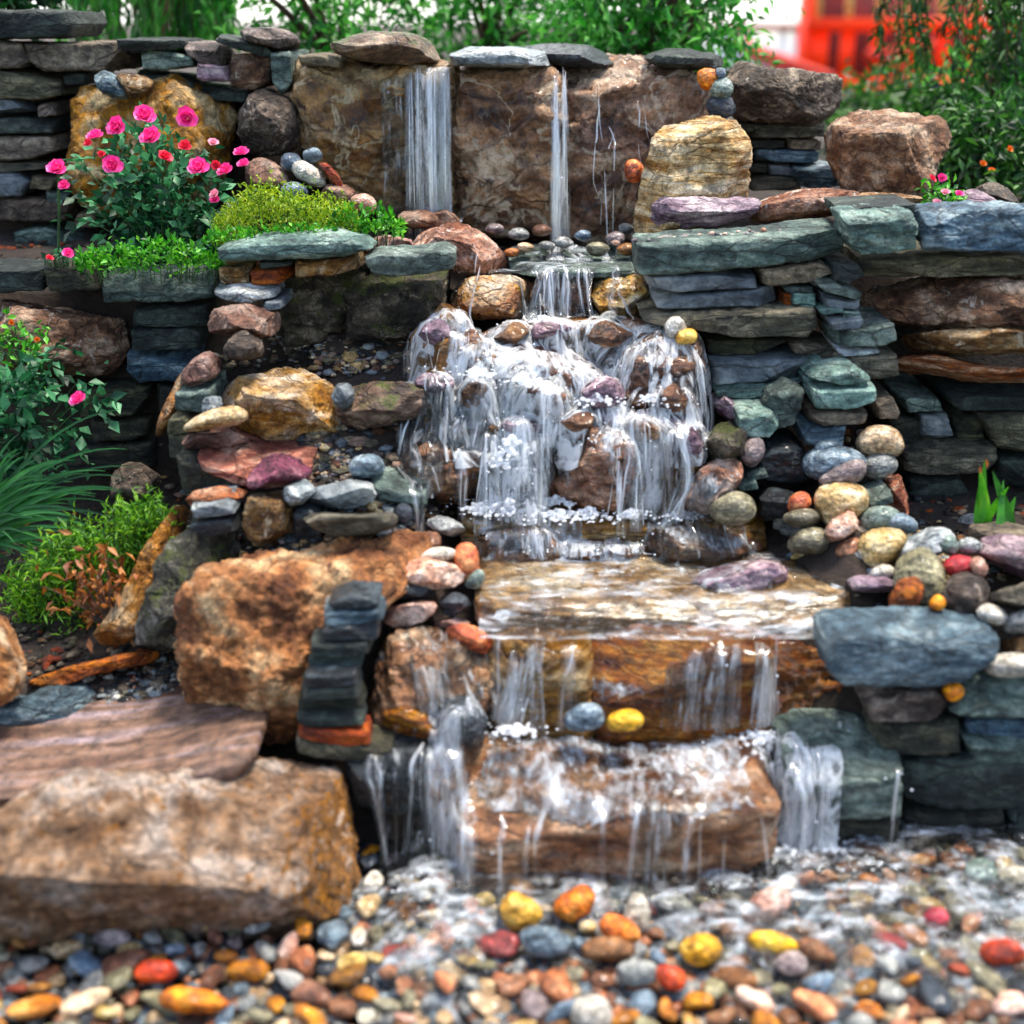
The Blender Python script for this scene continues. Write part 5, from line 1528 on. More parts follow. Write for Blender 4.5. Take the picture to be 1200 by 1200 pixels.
waterfall("thick white plunge left of the big dark centre rock",
          [(566, 640, 508, 2.97, 80), (580, 620, 524, 2.95, 40)], .50, 6, v0=(0, -.28, 0), vj=(.05, .10), nveil=.5, veil=(.012, .026), drag=.92, splash=.4, sheets=[(564, 642, 508, 2.97, .50, (0, -.28, 0), 'sheet_fall', dict(spread=.03, blur=5)), (576, 628, 515, 2.955, .50, (0, -.34, 0), 'sheet_froth', dict(spread=.03, blur=5))])
waterfall("white chute right of the big dark centre rock",
          [(730, 768, 500, 2.97, 48), (762, 800, 520, 2.97, 22)], .50, 7, v0=(.05, -.2, 0), vj=(.06, .10), nveil=.4, veil=(.010, .02), drag=.92, splash=.3, sheets=[(730, 772, 502, 2.97, .50, (.05, -.2, 0), 'sheet_fall', dict(spread=.03)), (760, 802, 520, 2.97, .50, (.03, -.2, 0), 'sheet_thin', dict(spread=.03))])
waterfall("thin water veils sliding over the long wet rock left of the plunge",
          [(470, 570, 514, 3.02, 18), (500, 560, 474, 3.04, 12), (655, 725, 500, 3.0, 3)], .50, 8, v0=(0, -.1, 0), vj=(.12, .06), nveil=.8, veil=(.006, .014), drag=.84, sheets=[(466, 572, 514, 3.02, .50, (0, -.1, 0), 'sheet_thin', dict(drag=.84)), (500, 590, 476, 3.04, .56, (0, -.1, 0), 'sheet_thin', dict(drag=.84))])
waterfall("foaming spill over the third step into the pool",
          [(612, 640, 612, 2.88, 34), (655, 755, 612, 2.88, 60), (560, 612, 612, 2.89, 6), (770, 890, 612, 2.90, 8)], .435, 9, v0=(.06, -.2, 0), vj=(.14, .10), nveil=.25, veil=(.006, .016), splash=.35, sheets=[(614, 644, 611, 2.87, .44, (.05, -.2, 0), 'sheet_fall', dict(spread=.02, top=.05)), (650, 770, 611, 2.87, .44, (.04, -.2, 0), 'sheet_froth', dict(spread=.04, top=.05)), (556, 616, 612, 2.87, .44, (0, -.12, 0), 'sheet_thin', {}), (765, 890, 612, 2.90, .44, (0, -.15, 0), 'sheet_thin', {})])
waterfall("clear and white stream over the left of the second step",
          [(576, 640, 748, 2.49, 50), (655, 672, 752, 2.48, 7)], .215, 10, v0=(0, -.08, 0), vj=(.04, .05), nveil=.6, veil=(.010, .022), streak=(.001, .003), splash=.2, group="streams of the second step", sheets=[(572, 642, 748, 2.50, .215, (0, -.10, 0), 'sheet_fall', dict(spread=.01, blur=5)), (430, 572, 760, 2.56, .20, (0, -.1, 0), 'sheet_thin', dict(drag=.84))])
waterfall("thin sheet of water over the amber rock of the second step",
          [(785, 866, 752, 2.48, 26)], .215, 11, v0=(0, -.08, 0), vj=(.02, .04), nveil=.8, veil=(.010, .020), streak=(.001, .0022), splash=.1, group="streams of the second step", sheets=[(782, 868, 752, 2.49, .215, (0, -.10, 0), 'sheet_thin', dict(spread=.0, blur=6))])
waterfall("white spout at the right of the second step",
          [(888, 912, 750, 2.49, 26), (984, 992, 796, 2.46, 6)], .215, 12, v0=(0, -.10, 0), vj=(.04, .05), nveil=.4, veil=(.008, .014), splash=.2, group="streams of the second step", sheets=[(884, 914, 750, 2.50, .215, (0, -.12, 0), 'sheet_fall', dict(spread=.01, blur=5))])
waterfall("soft veil pouring off the left side of the lowest boulder",
          [(508, 545, 890, 2.36, 30), (500, 525, 905, 2.33, 8)], -.005, 13, v0=(-.05, -.08, 0), vj=(.05, .06), nveil=.8, veil=(.010, .022), streak=(.001, .0025), splash=.2, group="streams of the lowest step", sheets=[(504, 548, 888, 2.37, -.005, (-.05, -.10, 0), 'sheet_fall', dict(spread=.04, blur=5))])
waterfall("scattered streams dripping over the lowest boulder's front",
          [(694, 704, 944, 2.24, 6), (752, 782, 946, 2.24, 16), (812, 880, 946, 2.24, 18), (575, 590, 944, 2.24, 4), (640, 646, 944, 2.24, 2)], .0, 14, v0=(0, -.07, 0), vj=(.03, .04), nveil=.5, veil=(.006, .012), splash=.2, group="streams of the lowest step", sheets=[(752, 782, 944, 2.24, .0, (0, -.06, 0), 'sheet_thin', dict(spread=.01))])
waterfall("white rush between the lowest boulder and the wet teal block",
          [(880, 920, 866, 2.42, 60), (905, 932, 900, 2.34, 26)], .0, 15, v0=(.08, -.12, 0), vj=(.05, .08), nveil=.45, veil=(.010, .020), splash=.4, group="streams of the lowest step", sheets=[(878, 930, 868, 2.42, .0, (.07, -.14, 0), 'sheet_froth', dict(spread=.03)), (896, 934, 890, 2.36, .0, (.05, -.14, 0), 'sheet_fall', dict(spread=.03))])
waterfall("blue-white water running over the wet teal block",
          [(928, 972, 884, 2.36, 30), (1046, 1054, 896, 2.33, 8)], .0, 16, v0=(0, -.08, 0), vj=(.05, .05), nveil=.4, veil=(.008, .016), splash=.25, group="streams of the lowest step", sheets=[(926, 972, 884, 2.37, .0, (-.03, -.08, 0), 'sheet_froth', dict(spread=.02))])
waterfall("little dark trickle behind the front boulder's right end",
          [(420, 500, 888, 2.34, 12), (455, 500, 890, 2.34, 8)], .0, 17, v0=(0, -.06, 0), vj=(.05, .05), nveil=.4, veil=(.005, .011), group="streams of the lowest step", sheets=[(440, 504, 888, 2.34, .0, (0, -.08, 0), 'sheet_thin', dict(spread=.02))])

_t = NT("foam_white")
_tr = _t.n("ShaderNodeBsdfTransparent")
_d = _t.n("ShaderNodeBsdfDiffuse")
_d.inputs[0].default_value = (.93, .96, 1, 1)
_l = _t.n("ShaderNodeBsdfTranslucent")
_l.inputs[0].default_value = (.93, .96, 1, 1)
_m = _t.n("ShaderNodeMixShader")
_t.l(_d.outputs[0], _m.inputs[1])
_t.l(_l.outputs[0], _m.inputs[2])
_lw = _t.n("ShaderNodeLayerWeight")
_lw.inputs[0].default_value = 0.45
_m2 = _t.n("ShaderNodeMixShader")
_tc = _t.n("ShaderNodeTexCoord")
_nz = _t.noise(_tc.outputs["Object"], 95, 5, 0.7, 0.4)
_t.l(_t.math('ADD', _t.math('MULTIPLY_ADD', _lw.outputs["Facing"], 0.55, 0.05), _t.math('MULTIPLY', _t.step(_nz, .46, .62), .6), clamp=True), _m2.inputs[0])
_t.l(_m.outputs[0], _m2.inputs[1])
_t.l(_tr.outputs[0], _m2.inputs[2])
_t.l(_m2.outputs[0], _t.out.inputs[0])
MATS["foam_white"] = _t.m

# drops thrown up by the falls
d2, f2 = ico(1)
vs, fs, k0 = [], [], 0
for q, r in DROPS:
    vs.append(d2 * r + q)
    fs.append(f2 + k0)
    k0 += len(d2)
_t = NT("drop_water")
_p = _t.n("ShaderNodeBsdfPrincipled")
_p.inputs["Base Color"].default_value = (.82, .9, .97, 1)
_p.inputs["Roughness"].default_value = .15
_t.l(_p.outputs[0], _t.out.inputs[0])
MATS["drop_water"] = _t.m
tag(link_mesh("spray", np.concatenate(vs), np.concatenate(fs), MATS["drop_water"]), "white drops thrown up where the falls strike the rocks", "spray", kind="stuff")


def drape(name, label, x0, x1, y0, y1, res, mat, off=.006, floor=None, floor_from=-9, zmin=-9, zmax=9, jump=.05, wave=.004, kind="structure", cat="water"):
    xs, ys = np.arange(x0, x1, res), np.arange(y0, y1, res)
    Zs = np.full((len(ys), len(xs)), np.nan)
    for j, y in enumerate(ys):
        for i, x in enumerate(xs):
            h = BVH.ray_cast(Vector((x, y, zmax)), Vector((0, 0, -1)), 3)
            z = h[0].z + off if h[0] is not None else np.nan
            if floor is not None and y > floor_from:
                z = floor if not z > floor else z
            if z > zmin and z < zmax - .001:
                Zs[j, i] = z
    g = np.stack([np.tile(xs, len(ys)), np.repeat(ys, len(xs)), np.zeros(Zs.size)], 1)
    Zs = Zs + (wave * fbm(g * np.array([14, 22, 1]), 3)).reshape(Zs.shape)
    g[:, 2] = np.nan_to_num(Zs.ravel())
    fa = []
    for j in range(len(ys) - 1):
        for i in range(len(xs) - 1):
            q = Zs[j:j + 2, i:i + 2]
            if np.isfinite(q).all() and q.max() - q.min() < jump:
                a = j * len(xs) + i
                fa.append((a, a + 1, a + 1 + len(xs), a + len(xs)))
    fa = np.array(fa)
    used = np.unique(fa)
    mp = np.zeros(len(g), int)
    mp[used] = np.arange(len(used))
    o = link_mesh(name, g[used], mp[fa], MATS[mat])
    return tag(o, label, cat, kind=kind)


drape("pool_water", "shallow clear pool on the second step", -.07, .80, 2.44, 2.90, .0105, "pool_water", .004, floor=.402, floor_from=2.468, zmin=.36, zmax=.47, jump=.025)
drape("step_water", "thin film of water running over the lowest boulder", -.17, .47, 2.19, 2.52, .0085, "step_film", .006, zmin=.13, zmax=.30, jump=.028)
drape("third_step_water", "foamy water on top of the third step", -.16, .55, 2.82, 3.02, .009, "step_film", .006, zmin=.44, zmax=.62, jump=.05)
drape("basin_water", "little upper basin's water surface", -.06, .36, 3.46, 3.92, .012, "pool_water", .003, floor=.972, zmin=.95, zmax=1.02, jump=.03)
xs = np.linspace(-.34, 1.05, 150)
ys = np.linspace(1.70, 2.40, 90)
Xw, Yw = np.meshgrid(xs, ys)
g = np.stack([Xw.ravel(), Yw.ravel(), np.zeros(Xw.size)], 1)
g[:, 2] = .027 + .006 * fbm(g * np.array([11, 15, 1]), 3) - .045 * (1 - sst(g[:, 1], 1.86, 2.02)) - .045 * (1 - sst(g[:, 0], -.30, -.16)) - .05 * (1 - sst(g[:, 1], 2.04, 2.16)) * sst(g[:, 0], -.12, 0) * (1 - sst(g[:, 0], .26, .40))
ii = (np.arange(len(ys) - 1)[:, None] * len(xs) + np.arange(len(xs) - 1)[None, :]).ravel()
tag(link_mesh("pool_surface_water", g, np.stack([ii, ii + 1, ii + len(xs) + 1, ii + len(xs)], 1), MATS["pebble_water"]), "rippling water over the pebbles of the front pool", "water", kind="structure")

# foam where the falls land


def foam_clump(px, py, Y, rx, ry, h, seed, FR):
    """A heap of churned bubbles: little lumps, more of them towards the middle, later melted into one froth."""
    r = np.random.default_rng(int(seed * 100) + 1)
    c = at_y(px, py, Y)
    d, f = ico(2)
    for _ in range(int(40 + 16000 * rx * ry)):
        a, q = r.uniform(0, 6.28), abs(r.normal(0, .5)) * (1 + r.exponential(.25))
        p = c + np.array([rx * q * math.cos(a), ry * q * math.sin(a), h * max(0, 1 - q) * r.random() ** 1.5])
        s = r.uniform(.0022, .0062) * (1.25 - .55 * min(1, q))
        v = d * np.array([1.3, 1.1, .85]) * s
        FR[0].append(v + p)
        FR[1].append(f + FR[3][0])
        FR[3][0] += len(v)


FR = ([], [], [], [0])
for k, (px, py, Y, rx, ry, h) in enumerate([
        (600, 600, 2.90, .11, .05, .035), (562, 600, 2.92, .07, .04, .03), (655, 606, 2.90, .09, .04, .02), (740, 606, 2.90, .10, .04, .022), (690, 604, 2.90, .07, .04, .02), (800, 606, 2.93, .07, .04, .015),
        (600, 530, 2.94, .065, .05, .045), (588, 545, 2.93, .05, .04, .04), (720, 674, 2.78, .15, .03, .010), (650, 672, 2.80, .09, .03, .010), (800, 672, 2.79, .10, .03, .010), (600, 586, 2.95, .10, .03, .03), (650, 590, 2.94, .06, .03, .02),
        (640, 380, 3.30, .05, .04, .03), (615, 450, 3.02, .06, .04, .03), (700, 470, 3.00, .08, .05, .02), (770, 470, 3.02, .07, .05, .02), (560, 440, 3.06, .06, .04, .02),
        (605, 858, 2.40, .07, .05, .014), (890, 866, 2.44, .07, .05, .02), (960, 990, 2.30, .08, .06, .016), (920, 1000, 2.28, .07, .05, .02), (1000, 1010, 2.28, .09, .05, .01),
        (500, 1040, 2.18, .06, .05, .014), (860, 1030, 2.2, .06, .04, .01), (660, 290, 3.78, .05, .04, .02), (520, 258, 3.80, .05, .03, .02)]):
    foam_clump(px, py, Y, rx, ry, h, k * 1.37, FR)
fo = tag(link_mesh("foam", np.concatenate(FR[0]), np.concatenate(FR[1]), MATS["foam_white"]), "white foam where the falls land", "foam", kind="stuff")
md = fo.modifiers.new("melt", 'REMESH')
md.mode = 'VOXEL'
md.voxel_size = 0.0022
md.use_smooth_shade = True
ms = fo.modifiers.new("soften", 'SMOOTH')
ms.factor = 0.5
ms.iterations = 4

# ------------------------------------------------------------------ plants
leafmat("leaf_rose", (10, 44, 26), (30, 92, 52), (92, 168, 112), 12)
leafmat("leaf_bright", (20, 84, 10), (58, 150, 22), (126, 204, 52), 18)
leafmat("leaf_lime", (70, 120, 12), (134, 168, 22), (190, 204, 50), 16)
leafmat("leaf_fern", (34, 92, 8), (88, 152, 18), (150, 200, 48), 14)
leafmat("leaf_dead", (96, 46, 14), (156, 88, 34), (196, 132, 66), 14, trans=.2)
leafmat("leaf_grass", (14, 62, 22), (34, 106, 40), (84, 158, 74), 9)
leafmat("leaf_shrub", (14, 70, 16), (42, 134, 32), (112, 194, 76), 5, trans=.45)
leafmat("leaf_dark", (4, 30, 10), (12, 62, 20), (40, 110, 44), 5, trans=.4)
leafmat("leaf_conifer", (14, 46, 14), (38, 88, 28), (86, 140, 48), 6)
leafmat("leaf_iris", (30, 104, 10), (72, 158, 24), (142, 200, 52), 20)
leafmat("petal_pink", (222, 14, 110), (250, 44, 150), (255, 116, 190), 60, trans=.3)
leafmat("petal_red", (190, 16, 40), (232, 34, 70), (250, 80, 110), 60, trans=.3)
leafmat("petal_pale", (232, 120, 150), (244, 160, 180), (252, 200, 210), 60, trans=.3)
leafmat("petal_orange", (206, 70, 8), (240, 116, 20), (250, 170, 60), 60, trans=.3)
plainmat("bark", (64, 46, 32), .8, .4, 30)
plainmat("stem_green", (40, 70, 30), .6, .3, 40)
rl = np.random.default_rng(77)

STEM = {}
LEAF_V = np.array([[0, 0, 0], [-.5, .45, .10], [0, .5, -.05], [.5, .45, .10], [0, 1, -.12]])
LEAF_F = np.array([[0, 2, 1], [0, 3, 2], [1, 2, 4], [2, 3, 4]])


def leaf_mesh(C, S, D, aspect=.55, twist=None):
    """C centres, S lengths, D growth directions."""
    n = len(C)
    D = D / (np.linalg.norm(D, axis=1)[:, None] + 1e-9)
    A = np.array([0, 0, 1.0]) + rl.normal(0, .6, (n, 3))
    X = np.cross(D, A)
    X /= np.linalg.norm(X, axis=1)[:, None] + 1e-9
    N = np.cross(X, D)
    V = C[:, None, :] + S[:, None, None] * (LEAF_V[None, :, :1] * aspect * X[:, None, :] + LEAF_V[None, :, 1:2] * D[:, None, :] + LEAF_V[None, :, 2:] * N[:, None, :])
    F = LEAF_F[None] + (np.arange(n) * 5)[:, None, None]
    return V.reshape(-1, 3), F.reshape(-1, 3)


def tube_mesh(paths, rads, sides=5):
    Vs, Fs, k = [], [], 0
    for P, r in zip(paths, rads):
        P = np.asarray(P, float)
        n = len(P)
        r = np.broadcast_to(np.asarray(r, float), (n,))
        T = np.gradient(P, axis=0)
        T /= np.linalg.norm(T, axis=1)[:, None] + 1e-9
        A = np.cross(T, np.array([.31, .77, .2]))
        A /= np.linalg.norm(A, axis=1)[:, None] + 1e-9
        B = np.cross(T, A)
        th = np.linspace(0, 2 * math.pi, sides, endpoint=False)
        V = P[:, None] + r[:, None, None] * (A[:, None] * np.cos(th)[None, :, None] + B[:, None] * np.sin(th)[None, :, None])
        Vs.append(V.reshape(-1, 3))
        i = np.arange(n - 1)[:, None] * sides
        j = np.arange(sides)[None, :]
        j2 = (j + 1) % sides
        Fs.append(np.stack([i + j, i + j2, i + sides + j2, i + sides + j], 2).reshape(-1, 4) + k)
        k += n * sides
    return np.concatenate(Vs), np.concatenate(Fs)


def in_ellipsoid(n, c, r, shell=.35):
    d = rl.normal(size=(n, 3))
    d /= np.linalg.norm(d, axis=1)[:, None]
    q = (rl.random(n) ** shell)[:, None]
    return np.asarray(c) + d * q * np.asarray(r)


def clumps(n, per, c, r, cs, shell=.4):
    """Leaves in clumps, gaps between the clumps."""
    k = in_ellipsoid(n, c, r, shell)
    C = np.repeat(k, per, 0) + rl.normal(0, 1, (n * per, 3)) * cs * np.repeat(rl.uniform(.6, 1.3, n), per)[:, None]
    return k, C


def plant(name, label, cat, base, C, S, D, mat, aspect=.55, stems=None, stemmat="stem_green", srad=.003, group=None, foliage="foliage"):
    e = empty(name, base)
    tag(e, label, cat, group)
    b = np.asarray(base, float)
    V, F = leaf_mesh(C - b, S, D, aspect)
    link_mesh(foliage, V, F, MATS[mat], parent=e, smooth=False)
    if stems is not None:
        V, F = tube_mesh([np.asarray(s) - b for s in stems], [np.linspace(srad, srad * .4, len(s)) for s in stems])
        STEM[e.name] = link_mesh("stem", V, F, MATS[stemmat], parent=e)
    return e


def arcs(base, tips, bend=.3):
    out = []
    for t in tips:
        a, b = np.asarray(base, float), np.asarray(t, float)
        m = (a + b) / 2 + np.array([0, 0, bend * np.linalg.norm(b - a) * .5])
        u = np.linspace(0, 1, 9)[:, None]
        out.append((1 - u) ** 2 * a + 2 * u * (1 - u) * m + u ** 2 * b)
    return out


_flower = {}


def flower_mesh(mat, petals=15, seed=0):
    if (mat, seed) in _flower:
        return _flower[(mat, seed)]
    r = np.random.default_rng(seed + 50)
    V, F, k = [], [], 0
    for p in range(petals):
        ring = p / petals
        a = p * 2.4 + r.uniform(-.2, .2)
        open_ = .25 + 1.0 * ring                       # inner petals stand up, outer ones lie open
        L, W = .45 + .55 * ring, .5 + .25 * ring
        for i in range(4):
            for j in range(5):
                u, v = i / 3, (j / 4 - .5) * 2
                w = W * math.sin(math.pi * (.18 + .62 * u)) * v
                rr = L * u * math.sin(open_) + .06
                z = L * u * math.cos(open_) - .18 * u * u * ring + .12 * v * v
                x, y = rr - .15 * v * v * (1 - ring), w * .75
                V.append((x * math.cos(a) - y * math.sin(a), x * math.sin(a) + y * math.cos(a), z + .03 * r.normal()))
        for i in range(3):
            for j in range(4):
                q = k + i * 5 + j
                F.append((q, q + 1, q + 6, q + 5))
        k += 20
    me = bpy.data.meshes.new("flower")
    me.from_pydata(V, [], F)
    me.polygons.foreach_set("use_smooth", np.ones(len(F), dtype=bool))
    me.materials.append(MATS[mat])
    _flower[(mat, seed)] = me
    return me


def flower(parent, p, r, mat, seed, label=None, name="flower"):
    o = bpy.data.objects.new(name, flower_mesh(mat, seed=seed % 4))
    COL.objects.link(o)
    o.parent = STEM.get(parent.name, parent)          # a bloom sits on its plant's stems
    o.location = np.asarray(p) - np.asarray(parent.location)
    o.scale = (r, r, r)
    o.rotation_euler = (rl.uniform(.5, 1.3), rl.uniform(-.4, .4), rl.uniform(-.5, .5))
    if label:
        o["label"] = label
    return o


# rose bush before the ochre boulder
b = at_y(190, 290, 3.62)
b[2] = .95
c0 = at_y(185, 228, 3.64)
k, C = clumps(110, 9, c0 + np.array([0, 0, .0]), (.225, .14, .165), .024, .45)
k2, C2 = clumps(40, 9, c0 + np.array([0.02, 0, -.09]), (.17, .12, .09), .026, .5)
C = np.concatenate([C, C2])
D = rl.normal(size=(len(C), 3)) + (C - c0) * 6 + np.array([0, -.5, .2])
rose = plant("rose_bush", "rose bush with many bright pink blooms before the ochre boulder", "rose bush", b, C, rl.uniform(.022, .046, len(C)), D, "leaf_rose", .62,
             stems=arcs(b, k[::3], .2), srad=.004)
for i, (x, y, r, m) in enumerate([(138, 150, 24, "petal_pink"), (170, 137, 25, "petal_pink"), (178, 162, 26, "petal_pink"), (220, 139, 24, "petal_pink"), (112, 161, 20, "petal_pink"), (133, 195, 23, "petal_pink"), (193, 185, 17, "petal_red"),
                                  (217, 172, 15, "petal_red"), (233, 198, 25, "petal_pink"), (265, 201, 20, "petal_pink"), (283, 180, 18, "petal_pink"), (286, 193, 15, "petal_pink"), (67, 199, 23, "petal_pink"), (76, 218, 14, "petal_pink"), (252, 228, 13, "petal_pale"),
                                  (252, 234, 12, "petal_pink"), (119, 181, 9, "petal_red"), (254, 194, 12, "petal_red"), (104, 168, 11, "petal_red"), (250, 168, 12, "petal_pale")]):
    p = at_y(x, y, 3.47 + .03 * math.sin(i * 2.1))
    flower(rose, p, r / 2 / FPX * 3.7 * 1.12, m, i)
V, F = tube_mesh([np.array([at_y(68, 300, 3.52), at_y(69, 250, 3.52), at_y(68, 205, 3.5)]) - b], [.004])
link_mesh("stem", V, F, MATS["stem_green"], parent=rose)


def ground_cover(name, label, px0, px1, pyt, pyb, Y, T, mat, n, size, aspect=.5, cat="plant", hang=0.0, up=.8, bump=.05):
    C = []
    for _ in range(n):
        u = rl.random()
        x = px0 + (px1 - px0) * u
        h = math.sin(math.pi * (.08 + .84 * u)) ** .5 * (.86 + .10 * math.sin(u * 9 + px0) + .12 * rl.normal())
        y = pyb + (pyt - pyb) * h * rl.random() ** .6
        p = at_y(x, y, Y + T * rl.random() ** 1.5)
        C.append(p)
    C = np.array(C)
    D = rl.normal(0, .7, (n, 3)) + np.array([0, -.35, up])
    if hang:
        D = rl.normal(0, .5, (n, 3)) + np.array([0, -.6, -hang])
    base = at_y((px0 + px1) / 2, pyb, Y + T / 2)
    m = rl.integers(0, n, 40)
    st = [np.array([base + (C[i] - base) * np.array([.9, .9, 0]) - np.array([0, 0, .01]), C[i]]) for i in m]
    return plant(name, label, cat, base, C, rl.uniform(*size, n), D, mat, aspect, stems=st, srad=.0015)


ground_cover("creeping_plant", "bright green creeping plant trailing over the wide dark teal capstone", 90, 262, 280, 322, 3.34, .16, "leaf_bright", 900, (.014, .026))
ground_cover("trailing_plant", "bright green leafy plant between yellow-green mound and pink-white pebble", 384, 472, 240, 282, 3.42, .12, "leaf_bright", 420, (.014, .026))
ground_cover("low_mound", "yellow-green mossy mound on the bed behind the long pale capstone", 250, 420, 214, 290, 3.42, .22, "leaf_lime", 4200, (.009, .018), .4, up=.7)
ground_cover("creeping_plant", "green leafy edge plant below the yellow-green mound, behind the capstone", 240, 420, 262, 292, 3.36, .06, "leaf_bright", 520, (.012, .022))
fl = ground_cover("small_fallen_bloom_plant", "tiny pink-flowered plant on the brownish capstone at left", 50, 86, 294, 308, 3.40, .05, "leaf_rose", 60, (.012, .02))
flower(fl, at_y(80, 298, 3.39), .018, "petal_pink", 1)
flower(fl, at_y(58, 303, 3.39), .012, "petal_red", 2)

# green fern mound at left
b = at_y(110, 735, 2.86)
stems, C, D, S = [], [], [], []
for q in range(300):
    u = rl.random()
    top = np.interp(u, [0, .2, .45, .7, .85, 1], [672, 640, 606, 582, 580, 612])
    bot = np.interp(u, [0, .2, .5, .8, 1], [700, 742, 735, 660, 640])
    x = 4 + 206 * u
    y = top + (bot - top) * rl.random() ** 1.3
    tip = at_y(x, y, 2.80 + .22 * rl.random())
    ctr = at_y(x * .7 + 40, y + 50, 2.92)
    s = arcs(ctr, [tip], .35)[0]
    stems.append(s)
    for t in np.linspace(.3, 1, 16):
        p = s[int(t * 8)] + rl.normal(0, .012, 3)
        C.append(p)
        D.append((s[-1] - s[0]) * 4 + rl.normal(0, .6, 3))
        S.append(rl.uniform(.018, .034))
plant("fern_mound", "feathery bright green mound below the shaded left wall", "fern", b, np.array(C), np.array(S), np.array(D), "leaf_fern", .16, stems=stems, srad=.0016)
b = at_y(130, 740, 2.72)
C = np.array([at_y(rl.normal(118, 26), rl.normal(690, 26), 2.72 + .06 * rl.random()) for _ in range(230)])
plant("withered_fern", "withered orange-brown fronds under the green fern mound", "fern", b, C, rl.uniform(.02, .04, 230), rl.normal(0, 1, (230, 3)) + np.array([0, -.3, -.6]), "leaf_dead", .4,
      stems=arcs(b, C[::8], .3), stemmat="bark", srad=.002)


def blades(name, label, cat, base_px, tips, Y, mat, wid, group=None, droop=.5):
    b = at_y(base_px[0], base_px[1], Y)
    e = empty(name, b)
    tag(e, label, cat, group)
    Vs, Fs, k = [], [], 0
    for (x, y, dy) in tips:
        t = at_y(x, y, Y + dy)
        s = b + np.array([rl.normal(0, .03), rl.normal(0, .03), 0])
        m = s * .45 + t * .55 + np.array([0, 0, droop * abs(np.linalg.norm(t - s)) * .55])
        u = np.linspace(0, 1, 12)[:, None]
        P = (1 - u) ** 2 * s + 2 * u * (1 - u) * m + u ** 2 * t
        T = np.gradient(P, axis=0)
        side = np.cross(T, np.array([0, -1.0, .4]))
        side /= np.linalg.norm(side, axis=1)[:, None] + 1e-9
        w = wid * rl.uniform(.7, 1.2) * (1 - u ** 2.2) * np.minimum(1, .5 + u * 3) + .0004
        fold = np.cross(side, T)
        fold /= np.linalg.norm(fold, axis=1)[:, None] + 1e-9
        V = np.concatenate([P - side * w, P - fold * w * .35, P + side * w]) - b
        n = len(P)
        i = np.arange(n - 1)
        Fs += [np.stack([i, i + 1, i + n + 1, i + n], 1) + k, np.stack([i + n, i + n + 1, i + 2 * n + 1, i + 2 * n], 1) + k]
        Vs.append(V)
        k += 3 * n
    link_mesh("leaf_blades", np.concatenate(Vs), np.concatenate(Fs), MATS[mat], parent=e)
    return e


tips = [(rl.uniform(10, 150), rl.uniform(505, 680), rl.uniform(-.12, .1)) for _ in range(70)] + [(148, 560, 0), (165, 548, .05), (140, 480, .05), (120, 640, -.1), (60, 560, -.1), (130, 590, 0)]
blades("grass_clump", "clump of long arching dark green grass at the left photo edge", "ornamental grass", (-40, 640), tips, 3.0, "leaf_grass", .0050)
# rose with a single bloom above the grass
b = at_y(20, 560, 3.22)
c0 = at_y(30, 465, 3.2)
k, C = clumps(46, 9, c0, (.19, .10, .12), .026, .5)
k2, C2 = clumps(30, 8, at_y(10, 540, 3.2), (.2, .1, .1), .03, .5)
C = np.concatenate([C, C2])
r1 = plant("rose_bush", "leafy rose bush with one pink bloom in the shade at left", "rose bush", b, C, rl.uniform(.024, .05, len(C)), rl.normal(size=(len(C), 3)) + np.array([.3, -.5, 0]), "leaf_rose", .6, stems=arcs(b, k[::2], .2))
flower(r1, at_y(93, 469, 3.06), .026, "petal_pink", 3)
# orange flowers
b = at_y(25, 430, 3.28)
k, C = clumps(20, 8, at_y(20, 400, 3.28), (.12, .06, .06), .018, .5)
o1 = plant("orange_flower_plant", "small plant with orange blooms before the brown boulder at left", "flowering plant", b, C, rl.uniform(.016, .03, len(C)), rl.normal(size=(len(C), 3)), "leaf_bright", .5, stems=arcs(b, k[::2], .2))
for i, (x, y) in enumerate([(14, 378), (44, 398)]):
    flower(o1, at_y(x, y, 3.22), .009, "petal_orange", i)

# iris leaves at right
blades("iris_plant", "upright green iris leaves with dry orange tips at right", "iris", (1172, 622), [(1148, 548, -.02), (1154, 540, 0), (1163, 552, .02), (1182, 570, 0), (1176, 562, .03), (1190, 582, .02)], 2.84, "leaf_iris", .012, droop=.06)
e = bpy.data.objects[[o.name for o in bpy.data.objects if o.name.startswith("iris_plant")][0]]
Vt, Ft = leaf_mesh(np.array([at_y(1149, 556, 2.815), at_y(1156, 549, 2.835)]) - np.array(e.location), np.array([.022, .026]), np.array([[-.15, 0, 1.0], [-.1, 0, 1.0]]), .4)
link_mesh("dry_tip", Vt, Ft, MATS["leaf_dead"], parent=e, smooth=False)

